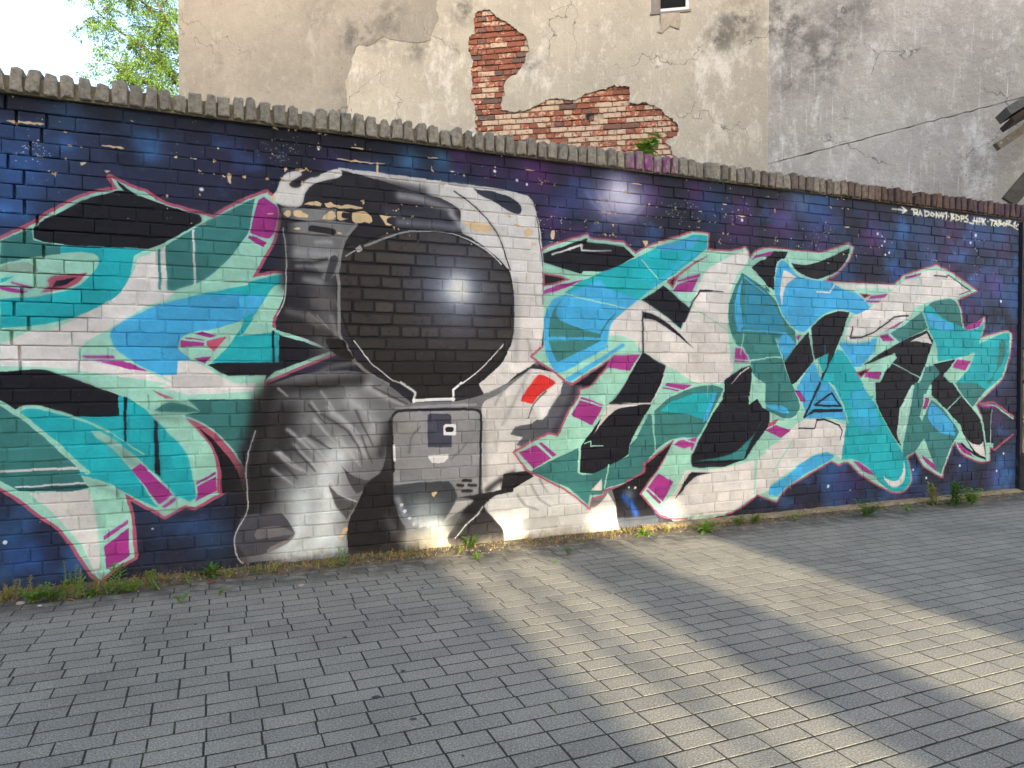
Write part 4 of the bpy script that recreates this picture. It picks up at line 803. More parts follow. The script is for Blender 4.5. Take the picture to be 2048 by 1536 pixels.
def soil_material():
    t = NT('wall_foot_soil'); c = t.ramp(t.noise(18, 8, .7), [(.3, lin(58, 50, 40)), (.5, lin(98, 86, 68)), (.66, lin(128, 114, 90)), (.8, lin(160, 148, 124))]); t.color(c); t.rough(1); t.bump(t.noise(60, 6, .7), 1, .012); return t.m
so = strip('soil_strip', [(-.215, -.03), (-.20, .001), (-.15, .010), (-.10, .014), (-.05, .012), (.02, .01)], -4, 8.4, .035, soil_material(), .006, 6); tag(so, kind='structure')

# ================================================================== GATE PIER at the end of the wall
M_STONE = flat_mat('pier_stone', lin(150, 132, 108), .92, .3, 12, .7); M_SOOT = flat_mat('pier_base_stone', lin(78, 74, 66), .92, .35, 12, .7); M_STEEL = flat_mat('galvanised_panel', lin(140, 142, 142), .45, .15, 25, .1, .6)
pier = empty('gate_pier', (7.92, 0, 0)); tag(pier, 'rough stone gate pier closing the right end of the painted wall', 'pier')
def rough_block(lo, hi, r, amp=.006, n=4):
    bm = bmesh.new(); bmesh.ops.create_cube(bm, size=1.0); bmesh.ops.subdivide_edges(bm, edges=bm.edges[:], cuts=n, use_grid_fill=True)
    for v in bm.verts:
        e = sum(abs(abs(c) - .5) < 1e-4 for c in v.co)
        k = .94 if e >= 2 else 1.0
        v.co = Vector(((lo[i] + hi[i]) / 2 + v.co[i] * (hi[i] - lo[i]) * (1 - (1 - k) * .5) + r.gauss(0, amp) for i in range(3)))
    vs = [tuple(v.co) for v in bm.verts]; bm.verts.index_update(); fs = [tuple(v.index for v in f.verts) for f in bm.faces]; bm.free(); return vs, fs
z = 0.0; rb = random.Random(3)
for i, hh in enumerate([.42, .36, .40, .36, .40, .36, .40, .36]):
    base = i == 0
    v, f = rough_block((0 if not base else -.03, -.05 if not base else -.08, z), (.5, .45, z + hh - .014), rb)
    mesh_obj('pier_block', v, f, M_SOOT if base else M_STONE, pier); z += hh
mb = MB(); mb.box((.015, -.03, 0), (.48, .43, z - .01)); mb.build('pier_core', flat_mat('pier_joint', lin(60, 54, 48), .95), pier)
mb = MB(); mb.box((-.032, -.030, 0), (-.006, .28, 2.86)); mb.build('painted_edge', flat_mat('dark_paint', lin(34, 34, 46), .7, .3, 12, .5), pier)
mb = MB(); mb.box((.115, -.072, .46), (.42, -.058, 1.16)); mb.build('metal_panel', M_STEEL, pier)

# ================================================================== HOUSE BEHIND THE WALL
def at_depth(px, d, py=740):
    q = sight(px, py); return Vector(CAM) + Vector(q) * d
A_ = at_depth(366, 11.3); B_ = at_depth(1533, 9.72); E_ = at_depth(2120, 8.35)
class Plane:
    def __init__(s, a, b):
        s.a = Vector((a.x, a.y, 0)); d = Vector((b.x - a.x, b.y - a.y, 0)); s.len = d.length; s.u = d.normalized(); s.n = Vector((s.u.y, -s.u.x, 0))  # n faces the street
    def hit(s, px, py):
        q = Vector(sight(px, py)); o = Vector(CAM); t = (s.a - o).dot(s.n) / q.dot(s.n); p = o + q * t; return (p - s.a).dot(s.u), p.z
    def world(s, u, z, out=0.0): return s.a + s.u * u + s.n * out + Vector((0, 0, z))
    def matrix(s): return Matrix(((s.u.x, 0, s.n.x, s.a.x), (s.u.y, 0, s.n.y, s.a.y), (0, 1, 0, 0), (0, 0, 0, 1)))
FA, FB = Plane(A_, B_), Plane(B_, E_)
def tile_pts(pl, s):
    O = {'A1': (512, 0), 'A2': (1024, 0), 'A3': (1536, 0)}; o = (0, 0); k = 4; out = []
    for tok in s.split():
        if tok.endswith(':'): o = O.get(tok[:-1], (0, 0)); k = 4 if tok[:-1] in O else 1; continue
        u, v = [float(q) for q in tok.split(',')]; out.append(pl.hit(o[0] + u / k, o[1] + v / k))
    return out
def ragged(pts, seed, step=.035, amp=.008, closed=True):
    rr = random.Random(seed); out = []
    for i, (x, y) in enumerate(pts):
        if not closed and i == len(pts) - 1: out.append((x, y)); break
        x2, y2 = pts[(i + 1) % len(pts)]; L = math.hypot(x2 - x, y2 - y); n = max(1, int(L / step))
        for k in range(n):
            t = k / n; j = 0 if k == 0 else 1
            out.append((x + (x2 - x) * t + rr.gauss(0, amp) * j, y + (y2 - y) * t + rr.gauss(0, amp) * j))
    return out
def sheet(name, pl, loops, out, thick, mat, parent):
    """flat slab on a wall plane with holes, out = how far its back stands off the plane"""
    cu = bpy.data.curves.new(name, 'CURVE'); cu.dimensions = '2D'; cu.fill_mode = 'BOTH'; cu.extrude = thick / 2
    for lp in loops:
        sp = cu.splines.new('POLY'); sp.points.add(len(lp) - 1); sp.use_cyclic_u = True
        for i, (x, y) in enumerate(lp): sp.points[i].co = (x, y, 0, 1)
    co = bpy.data.objects.new(name, cu); COL.objects.link(co); bpy.context.view_layer.update()
    me = bpy.data.meshes.new_from_object(co.evaluated_get(bpy.context.evaluated_depsgraph_get())); bpy.data.objects.remove(co); bpy.data.curves.remove(cu)
    me.name = name; me.materials.clear(); me.materials.append(mat)
    me.transform(pl.matrix() @ Matrix.Translation((0, 0, out + thick / 2))); me.update()
    o = bpy.data.objects.new(name, me); COL.objects.link(o); o.parent = parent; return o

def W3(pl, px, py, out=0.0): u, z = pl.hit(px, py); return tuple(pl.world(u, z, out))
house = empty('rendered_house', (0, 0, 0)); tag(house, 'old house with stained beige render fallen away to red brick', 'house')
TOPZ = 9.5
M_PL = plaster_material('lower_render', lin(184, 176, 161), lin(168, 161, 148), lin(212, 207, 197), [(W3(FA, 760, 60), .5, .8), (W3(FA, 1060, 130), .3, .7), (W3(FA, 1480, 45), .55, .9), (W3(FA, 930, 20), .35, .9), (W3(FA, 1440, 75), .35, .8), (W3(FA, 830, 100), .35, .7), (W3(FA, 905, 100), .2, .6), (W3(FA, 1340, 40), .22, .6)])
M_PU = plaster_material('upper_render', lin(156, 149, 138), lin(142, 136, 127), lin(178, 172, 161), [(W3(FA, 715, 75), .5, .9), (W3(FA, 780, 40), .5, .7), (W3(FA, 640, 20), .4, .5), (W3(FA, 690, 200), .4, .5), (W3(FA, 930, 15), .5, 1.0), (W3(FA, 1480, 40), .5, 1.0), (W3(FA, 1120, 10), .4, .6)], .5, palek=.5)
M_PR = plaster_material('grey_render', lin(186, 180, 172), lin(166, 160, 153), lin(218, 216, 212), [(W3(FB, 1580, 60), .6, .8), (W3(FB, 1640, 110), .7, .8), (W3(FB, 1560, 20), .5, .7), (W3(FB, 1700, 20), .6, .6), (W3(FB, 1580, 170), .3, .6)], 1.6, rough_bump=.8)
M_BCORE = flat_mat('facade_mortar', lin(180, 164, 140), .95, .3, 30, .6)
# masonry core of both walls
mb = MB()
for pl, u1 in ((FA, FA.len), (FB, FB.len)):
    M_ = pl.matrix(); mb.box((-.0, -.3, -.40), (u1, TOPZ, -.052), M_)
core = mb.build('masonry_core', M_BCORE, house)
hole = ragged(tile_pts(FA, 'A1: 1770,90 1830,75 1890,95 1920,135 2000,175 2048,208 A2: 40,240 110,290 130,330 130,400 100,500 60,560 30,600 A1: 2060,600 2000,640 1980,690 1990,740 1960,830 1955,880 2048,895 A2: 100,885 200,840 300,790 440,795 510,805 570,760 700,720 790,690 810,683 940,688 942,825 1010,830 1070,815 1160,860 1250,930 1330,1000 1335,1050 1310,1090 1220,1130 1275,1180 1280,1220 1310,1250 1300,1420 0,1420 A1: 1770,1420 1762,1060 1755,960 1750,850 1715,790 1735,700 1720,560 1735,500 1700,390 1700,290 1750,270 1740,150'), 1, .02, .009)
wx0, wz0 = FA.hit(1302, 26); wx1, _ = FA.hit(1379, 26); wz1 = wz0 + .95
whole = [(wx0, wz0), (wx1, wz0), (wx1, wz1), (wx0, wz1)]
rect = [(-.02, -.2), (FA.len + .0, -.2), (FA.len + .0, TOPZ), (-.02, TOPZ)]
sheet('render_coat', FA, [rect, hole, whole], -.050, .050, M_PL, house)
# thinner top coat that ends in a broken edge
top = tile_pts(FA, 'A1: 735,1300 735,880 718,640 760,540 770,460 800,380 830,358 900,370 1020,288 1080,318 1190,330 1300,345 1390,325 1420,240 1460,150 1440,60 1480,-100 1470,-600')
top = ragged(top, 2, .03, .006, False) + [(FA.hit(880, -200)[0], TOPZ), (-.02, TOPZ), (-.02, -.2), (FA.hit(696, 325)[0], -.2)]
sheet('render_top_coat', FA, [top], .0, .007, M_PU, house)
# small loose piece under the window
mb = MB()
cs = ragged(tile_pts(FA, 'A2: 1180,100 1340,100 1352,170 1340,235 1300,225 1265,208 1210,262 1165,258 1195,200'), 3, .03, .005); sheet('loose_render', FA, [cs], .0, .016, plaster_material('grey_patch', lin(164, 153, 138), lin(150, 140, 126), lin(182, 172, 156), []), house)
# side wall: two fields divided by an old roof line groove
g0, g1 = FB.hit(1536, 327), FB.hit(2010, 203); sl = (g1[1] - g0[1]) / (g1[0] - g0[0]); gz = lambda u: g0[1] + (u - g0[0]) * sl
L2 = FB.len; n = 60; us = [.0 + L2 * i / n for i in range(n + 1)]; rg = random.Random(6)
wob = [rg.gauss(0, .004) for _ in us]; gap = [.007 + abs(rg.gauss(0, .006)) for _ in us]
lowf = [(0, -.2), (L2, -.2)] + [(u, gz(u) - g_ + w_) for u, w_, g_ in reversed(list(zip(us, wob, gap)))]
uppf = [(u, gz(u) + w_) for u, w_ in zip(us, wob)] + [(L2, TOPZ), (0, TOPZ)]
sheet('side_render', FB, [lowf], -.05, .052, M_PR, house); sheet('side_render', FB, [uppf], -.05, .05, M_PR, house)
# left return wall of the house
Mx = FA.matrix(); mb = MB(); mb.box((-.021, -.3, -6.0), (.30, TOPZ, -.41), Mx); mb.build('return_wall', M_PL, house)
# exposed bricks
from_poly = hole
def inside(p, poly):
    c = False; x, y = p
    for i in range(len(poly)):
        (x1, y1), (x2, y2) = poly[i], poly[i - 1]
        if (y1 > y) != (y2 > y) and x < (x2 - x1) * (y - y1) / (y2 - y1) + x1: c = not c
    return c
LIME = lin(188, 170, 146)
MB_RED = [brick_material('red_brick', lin(148, 86, 64), lin(130, 76, 60), LIME, .5), brick_material('limewashed_brick', lin(160, 98, 78), lin(150, 92, 76), lin(190, 168, 146), .95), brick_material('half_washed_brick', lin(160, 82, 56), lin(150, 76, 56), LIME, .72), brick_material('burnt_brick', lin(98, 82, 76), lin(120, 84, 72), LIME, .4)]
r = random.Random(77); xs = [p[0] for p in hole]; zs = [p[1] for p in hole]
fvar = {}
for key, w in (('s', .238), ('h', .113)):
    for mi, m in enumerate(MB_RED):
        for i in range(3):
            v, f = ring_block(w, .064, .07, r, wob=.003, bev=.004); me = bpy.data.meshes.new('exposed_brick'); me.from_pydata(v, [], f); me.update(); me.materials.append(m); fvar.setdefault((key, mi), []).append(me)
rotz = math.atan2(FA.u.y, FA.u.x); cnt = 0; spare = {}
ph = FA.hit(1181, 234); z = min(zs) - .05; row = 0
zvis = FA.hit(1150, 330)[1]
while z < max(zs) + .05:
    u = min(xs) - .3 + (row % 2) * .065
    while u < max(xs) + .2:
        k = ('s' if row % 2 == 0 else 'h') if r.random() > .15 else r.choice('sh')
        w = .25 if k == 's' else .125; c = (u + w / 2, z + .032)
        zt = c[1]
        test = any(inside((c[0] + a * w * .5, c[1] + b * .034), hole) for a in (-1, 0, 1) for b in (-1, 1))
        put_hole = abs(c[0] - ph[0]) < .10 and abs(c[1] - ph[1]) < .055
        if test and c[1] > FA.hit(1150, 345)[1] - .1:
            tall = c[0] < FA.hit(1062, 100)[0] and c[1] > FA.hit(1000, 215)[1]
            mi = r.choices([0, 1, 2, 3], [.55, .12, .2, .13] if tall else [.22, .42, .28, .08])[0]
            me = r.choice(fvar[(k, mi)]); out = -.020 + r.gauss(0, .004) - (.05 if put_hole else 0)
            if cnt < 300:
                o = link_copy(me, 'exposed_brick', house); o.location = FA.world(c[0], z, out); o.rotation_euler = (r.gauss(0, .01), r.gauss(0, .008), rotz + r.gauss(0, .01)); cnt += 1
            else:
                mbx = spare.setdefault(mi, MB()); M_ = Matrix.Translation(FA.world(c[0], z, out)) @ Matrix.Rotation(rotz, 4, 'Z')
                mbx.add([M_ @ v.co for v in me.vertices], [tuple(p.vertices) for p in me.polygons])
        u += w
    z += .079; row += 1
for mi, mbx in spare.items(): tag(mbx.build('brick_patch', MB_RED[mi], house), kind='stuff')
# put-log hole: a near-black block painted as the shade inside it
hole_m = flat_mat('hole_shade', lin(30, 26, 24), .95, .3, 30, .3)
v, f = ring_block(.105, .12, .03, r, wob=.008, bev=.004); o = mesh_obj('putlog_shade', v, f, hole_m, house); o.location = FA.world(ph[0], ph[1] - .06, -.0205); o.rotation_euler = (0, 0, rotz)
v, f = ring_block(.062, .066, .02, r, wob=.006, bev=.006); s_ = mesh_obj('stub_brick', v, f, MB_RED[3], o); s_.location = (.012, -.012, .012)
# window
M_FR = flat_mat('white_window_frame', lin(206, 206, 210), .5, .06, 20, .05); M_DARK = flat_mat('dark_glass', lin(12, 12, 14), .5, .1, 5, 0); M_DARK.node_tree.nodes['Principled BSDF'].inputs['Specular IOR Level'].default_value = .1
M_ZINC = flat_mat('grey_reveal', lin(122, 116, 110), .8, .2, 20, .3)
win = mesh_obj('window', [], [], None, house)
mb = MB(); mm = FA.matrix(); fw_ = .05
mb.box((wx0 + .13, wz0 + .002, -.05), (wx1 - .052, wz0 + fw_, -.012), mm); mb.box((wx1 - .05, wz0 + .002, -.05), (wx1 - .002, wz1, -.010), mm); mb.box((wx0 + .13, wz1 - fw_, -.05), (wx1 - .052, wz1 - .002, -.011), mm)
bpy.data.objects.remove(win); win = mb.build('window', M_FR, house)
mb = MB(); mb.box((wx0 + .13, wz0 + fw_, -.049), (wx1 - .052, wz1 - fw_, -.042), mm); mb.build('pane', M_DARK, win)
mb = MB(); mb.box((wx0 + .002, wz0 + .001, -.05), (wx0 + .125, wz1, -.016), mm); mb.build('reveal', M_ZINC, win)
mb = MB(); mb.box((wx0 - .01, wz0 - .03, -.03), (wx1 + .02, wz0 - .001, .018), mm); mb.build('sill', M_ZINC, win)

# ================================================================== LEAN-TO ROOF on the side wall
M_WOOD = flat_mat('weathered_timber', lin(104, 94, 78), .8, .35, 18, .4); M_WOODD = flat_mat('dark_timber', lin(58, 44, 34), .85, .3, 18, .4); M_FELT = flat_mat('roofing_felt', lin(96, 96, 92), .9, .5, 70, .8); M_NAIL = flat_mat('bolt_steel', lin(205, 205, 200), .35, .1, 40, 0, .8)
can = empty('lean_to_roof', tuple(at_depth(2040, 8.0))); can.location = (0, 0, 0)
tag(can, 'timber lean-to roof edge with felt and bracket beside grey rendered wall', 'roof')
V = lambda px, py, d: at_depth(px, d, py)
mb = MB(); mb.bar(V(2006, 232, 8.1), V(2110, 168, 7.95), .34, .10); mb.build('felt_roof', M_FELT, can)
mb = MB(); mb.bar(V(2014, 250, 8.1), V(2110, 190, 7.95), .40, .06); mb.build('roof_board', M_WOODD, can)
raf = MB(); raf.bar(V(1993, 294, 8.0), V(2110, 216, 7.9), .08, .085); raf = raf.build('rafter', M_WOOD, can)
for (px, py) in [(2002, 285.5), (2014, 278.5), (2027, 270.5)]:
    mb = MB(); c = V(px, py, 7.955); d = Vector(sight(px, py)).normalized(); mb.tube([c + d * .03, c - d * .008], .015, 8); mb.build('bolt', M_NAIL, raf)
mb = MB(); mb.bar(V(2017, 404, 8.05), V(2090, 318, 7.95), .06, .16); mb.build('brace', flat_mat('grey_timber', lin(76, 72, 66), .85, .3, 15, .4), can)

# ================================================================== TREE beyond the wall
def leaf_quad(mb, p, d, up, L, W):
    d = d.normalized(); s = d.cross(up)
    if s.length < 1e-3: s = d.cross(Vector((1, 0, 0)))
    s.normalize(); m = p + d * L * .5
    mb.add([p, m + s * W / 2, p + d * L, m - s * W / 2], [(0, 1, 2, 3)])
def make_tree():
    r = random.Random(15); base = at_depth(430, 16.5); base.z = 0
    tr = empty('leafy_tree', tuple(base)); tag(tr, 'airy green leafy tree rising behind the wall left of the house', 'tree')
    bark = flat_mat('tree_bark', lin(74, 66, 58), .9, .3, 20, .5); lm = leaf_material('tree_leaf', lin(74, 104, 42), lin(112, 138, 60), .38)
    crown = MB(); trunk = MB(); loc = lambda p: p - base
    def P(px, py, d): return at_depth(px, d, py)
    fork = P(430, 330, 16.5); trunk.tube([loc(q) for q in [base, base.lerp(fork, .5) + Vector((.1, 0, 0)), fork]], [.24, .2, .16], 10)
    limbs = [[fork, P(385, 140, 16.4), P(364, 88, 16.2), P(340, 50, 16.1), P(318, 12, 16.0), P(300, -60, 16.0)], [fork, P(370, 180, 16.8), P(320, 130, 16.6), P(280, 90, 16.4), P(235, 60, 16.2), P(190, 20, 16.0)],
             [fork, P(360, 230, 15.8), P(300, 170, 15.8), P(255, 140, 15.7), P(215, 125, 15.6)], [fork, P(430, 100, 16.9), P(400, -60, 16.9), P(380, -200, 17)], [fork, P(480, 150, 17), P(520, -20, 17.2)], [P(340, 50, 16.1), P(280, 0, 15.8), P(220, -30, 15.6), P(160, -20, 15.5)], [P(300, 170, 15.8), P(250, 150, 15.5), P(230, 150, 15.2)], [P(320, 130, 16.6), P(310, 60, 16.9), P(270, 20, 17.2)]]
    spots = []
    for li, lb in enumerate(limbs):
        r0 = .075 if li < 5 else .03; trunk.tube([loc(q) for q in lb], [max(.008, r0 * (1 - .85 * i / (len(lb) - 1))) for i in range(len(lb))], 6)
        for i in range(1, len(lb)):
            for t in [k / 7 for k in range(7)]:
                q = lb[i - 1].lerp(lb[i], t)
                if r.random() < .85: spots.append(q)
    for q in spots:
        for _ in range(2):
            e = q + Vector((r.gauss(0, .42), r.gauss(0, .42), r.gauss(-.02, .34)))
            trunk.tube([loc(q), loc(q.lerp(e, .5) + Vector((0, 0, .05))), loc(e)], [.008, .006, .003], 4)
            for _t in range(8):
                a = q.lerp(e, r.uniform(.4, 1)); dr = Vector((r.gauss(0, .5), r.gauss(0, .5), -r.uniform(.2, .9))).normalized(); Lt = r.uniform(.12, .34)
                for k in range(r.randint(9, 18)):
                    c = a + dr * Lt * r.random() + Vector((r.gauss(0, .03), r.gauss(0, .03), r.gauss(0, .03)))
                    d = (dr + Vector((r.gauss(0, .7), r.gauss(0, .7), r.gauss(0, .5))))
                    leaf_quad(crown, loc(c), d, Vector((r.gauss(0, 1), r.gauss(0, 1), r.gauss(0, 1))), r.uniform(.05, .095), r.uniform(.018, .032))
    trunk.build('trunk', bark, tr, True); crown.build('crown', lm, tr)
make_tree()

# ================================================================== WEEDS along the wall foot
M_GREEN = [leaf_material('weed_leaf_bright', lin(98, 134, 46), lin(126, 158, 62), .25), leaf_material('weed_leaf_dark', lin(62, 98, 38), lin(88, 122, 50), .25), leaf_material('weed_leaf_yellow', lin(138, 140, 58), lin(160, 150, 74), .25)]
M_STEM = flat_mat('weed_stem', lin(112, 124, 58), .7, .2, 30, 0); M_DRYSTEM = flat_mat('dry_stem', lin(148, 124, 74), .8, .25, 30, 0)
def blade(mb, p, d, L, W, droop, r):
    """pointed leaf in four segments with a fold along the middle"""
    d = d.normalized(); s = d.cross(Vector((0, 0, 1)))
    if s.length < 1e-3: s = Vector((1, 0, 0))
    s.normalize(); vs, fs = [], []; q = p.copy(); dd = d.copy(); ws = [.25, .85, 1.0, .6, .03]
    for i in range(5):
        up = s.cross(dd).normalized(); w = W * ws[i] / 2
        vs += [q - s * w + up * w * .35, q, q + s * w + up * w * .35]; dd = (dd + Vector((0, 0, -droop))).normalized(); q = q + dd * L / 4
    for i in range(4):
        a = i * 3; fs += [(a, a + 1, a + 4, a + 3), (a + 1, a + 2, a + 5, a + 4)]
    mb.add(vs, fs)
def weed(label, kind, px, py, size, tone, seed, z=.004, name='weed'):
    r = random.Random(seed); x, y = on_ground(px, py); y = min(y, -.035)
    e = empty(name, (x, y, z)); tag(e, label, 'plant', 'weeds along the foot of the wall')
    st, lf = MB(), MB(); O_ = Vector((0, 0, 0))
    def ring(c, n, L, W, el, droop):
        a0 = r.uniform(0, 6)
        for k in range(n):
            a = a0 + 2 * math.pi * k / n + r.uniform(-.3, .3); ee = el + r.uniform(-.25, .25)
            blade(lf, c, Vector((math.cos(a) * math.cos(ee), math.sin(a) * math.cos(ee), math.sin(ee))), L * r.uniform(.7, 1.15), W * r.uniform(.8, 1.2), droop, r)
    if kind == 'rosette':
        ring(O_, 9, size, size * .26, .55, .18); ring(O_ + Vector((0, 0, .01)), 7, size * .75, size * .22, 1.0, .15); st.tube([O_ - Vector((0, 0, .01)), O_ + Vector((0, 0, .02))], [.006, .004], 5)
    elif kind == 'upright':
        for k in range(r.randint(2, 3)):
            b = Vector((r.gauss(0, .018), r.gauss(0, .012), 0)); t = b + Vector((r.gauss(0, .03), r.gauss(0, .02) - .01, size * r.uniform(.7, 1.0)))
            st.tube([b, b.lerp(t, .5) + Vector((r.gauss(0, .006), 0, 0)), t], [.0035, .0028, .0018], 5); n = max(4, int(size / .022))
            for i in range(n):
                f = (i + .6) / n; c = b.lerp(t, f); ring(c, 3, size * .42 * (1.05 - .5 * f), size * .075, .35 + .6 * f, .14)
    elif kind == 'bushy':
        for k in range(9):
            a = r.uniform(0, 6.28); t = Vector((math.cos(a) * size * r.uniform(.2, .8), math.sin(a) * size * .4 * r.random() - .01, size * r.uniform(.35, .8)))
            st.tube([O_, t * .5 + Vector((0, 0, .02)), t], [.003, .0024, .0014], 4)
            for i in range(6): ring(O_.lerp(t, .25 + .15 * i), 3, size * .24, size * .085, .4, .2)
    elif kind == 'stalk':
        for k in range(4):
            b = Vector((r.gauss(0, .02), r.gauss(0, .01), 0)); t = b + Vector((r.gauss(0, .012), r.gauss(0, .01), size * r.uniform(.6, 1.0))); st.tube([b, t], [.0022, .0014], 4); n = int(size / .010)
            for i in range(n): ring(b.lerp(t, .25 + .75 * (i + 1) / n), 2, .018, .006, .5, .1)
    elif kind == 'sprig':
        for k in range(4):
            a = r.uniform(0, 6.28); t = Vector((math.cos(a) * size * .5, math.sin(a) * size * .3, size * r.uniform(.4, .9))); st.tube([O_, t], [.002, .0012], 4)
            for i in range(4): ring(O_.lerp(t, .4 + .2 * i), 3, size * .35, size * .10, .5, .2)
    st.build('stem', M_DRYSTEM if kind == 'stalk' else M_STEM, e); lf.build('foliage', M_GREEN[tone], e); return e
W_ = [('pale sprouting weed at the far left end of the wall foot', 'sprig', 8, 1206, .09, 2), ('thin dry yellowish weed stalks left of the low leafy clump', 'stalk', 36, 1203, .15, 2), ('low leafy weed clump beside the round pebble at far left', 'bushy', 66, 1206, .13, 0),
      ('small broad green weed right of the low clump at far left', 'bushy', 102, 1204, .10, 1), ('tall flowering weed below the left tip of graffiti', 'stalk', 146, 1196, .21, 0), ('leafy upright weed growing against the tall flowering stalks', 'upright', 158, 1197, .13, 0),
      ('star shaped weed rosette under the pointed pink graffiti tip', 'rosette', 186, 1190, .075, 0), ('tallest narrow-leaved weed right of the pink graffiti tip', 'upright', 239, 1186, .19, 0), ('small narrow-leaved weed just left of the tallest weed', 'upright', 216, 1189, .10, 0),
      ('dry upright stalks between the tallest weed and the wide leafed weed', 'stalk', 300, 1178, .12, 2), ('slim green weed under the dark blue painted corner', 'upright', 314, 1178, .11, 0), ('small green tuft growing from a paver joint at left', 'sprig', 362, 1206, .075, 0),
      ('wide weed with long arching leaves by the astronaut outline', 'rosette', 421, 1152, .13, 1), ('tiny green tuft between pavers left of the astronaut', 'sprig', 439, 1192, .045, 0), ('little bright weed at the astronaut glove', 'upright', 514, 1150, .07, 0), ('short yellow-green weed below the astronaut sleeve', 'upright', 542, 1148, .07, 2),
      ('leafy weed standing in the dry grass under the astronaut', 'upright', 682, 1132, .13, 0), ('small weed below the black gap beside the chest box', 'upright', 828, 1112, .08, 0), ('small round-leaved weed by the black painted glove', 'sprig', 918, 1108, .06, 0), ('low spreading weed on the bright paver edge', 'rosette', 954, 1117, .06, 0),
      ('thin sprawling weed in front of the black glove', 'bushy', 935, 1093, .12, 1), ('green tuft alone on the sunny pavers', 'sprig', 1134, 1112, .075, 1), ('tiny weed in the paver joint below the white painted arm', 'sprig', 1110, 1128, .04, 0), ('pale pointed weed rosette under the white corner of the mural', 'rosette', 1287, 1072, .10, 0),
      ('small weed between the pale and the large rosette', 'sprig', 1335, 1067, .08, 2), ('large bright green weed rosette at the wall foot', 'rosette', 1413, 1063, .15, 0), ('low dark weed right of the large rosette', 'bushy', 1478, 1051, .10, 1), ('small leafy weed under the white lower letter stroke', 'bushy', 1508, 1048, .11, 1),
      ('tiny green sprig on the concrete footing', 'sprig', 1590, 1042, .09, 0), ('spreading dark green weed lying on the pavers', 'bushy', 1734, 1034, .19, 1), ('small sprig on the pavers left of the grassy tuft', 'sprig', 1818, 1026, .10, 0), ('grassy upright tuft at the footing left of the big weed', 'upright', 1868, 1010, .20, 2),
      ('big bushy weed near the stone pier', 'upright', 1913, 1013, .27, 1), ('bushy yellow-green weed nearest the stone pier', 'bushy', 1944, 1010, .22, 0)]
W_ += [('slender weed between the low clump and the tall flowering stalks', 'upright', 122, 1200, .12, 0), ('thin yellowing stalks left of the tallest weed', 'stalk', 200, 1190, .13, 2), ('short bushy weed just right of the tallest weed', 'bushy', 262, 1184, .09, 0),
       ('small leafy weed left of the wide arching weed', 'upright', 372, 1166, .08, 0), ('low pale weed right of the wide arching weed', 'sprig', 455, 1158, .08, 2), ('little green weed in the dry grass left of the leafy one', 'upright', 655, 1138, .08, 2)]
for i, (lab, kind, px, py, size, tone) in enumerate(W_): weed(lab, kind, px, py, size * 1.0, tone, 100 + i)
# seedlings on top of the wall
def wall_plant(label, px, py, d, h, n, seed, spread):
    r = random.Random(seed); c = at_depth(px, d, py); c.z = 2.98; c.y = max(c.y, .12)
    e = empty('wall_seedling', tuple(c)); tag(e, label, 'plant'); st, lf = MB(), MB()
    for k in range(n):
        t = Vector((r.uniform(-spread, spread), r.uniform(-.08, .08), h * r.uniform(.45, 1.0))); m_ = t * .5 + Vector((r.gauss(0, .02), 0, .03)); st.tube([Vector((0, 0, 0)), m_, t], [.004, .003, .0018], 5)
        for i in range(5):
            q = m_.lerp(t, .25 * i)
            for _ in range(3):
                a = r.uniform(0, 6.28); blade(lf, q, Vector((math.cos(a), math.sin(a) * .7, r.uniform(-.2, .5))), r.uniform(.06, .11), r.uniform(.03, .05), .2, r)
    st.build('stem', M_STEM, e); lf.build('foliage', M_GREEN[0], e)
wall_plant('broad-leaved seedling growing on the coping before the bare brick patch', 1282, 300, 6.1, .34, 6, 5, .14)
wall_plant('tiny two-leaved seedling on the coping left of the larger one', 1215, 300, 6.0, .14, 2, 6, .07)

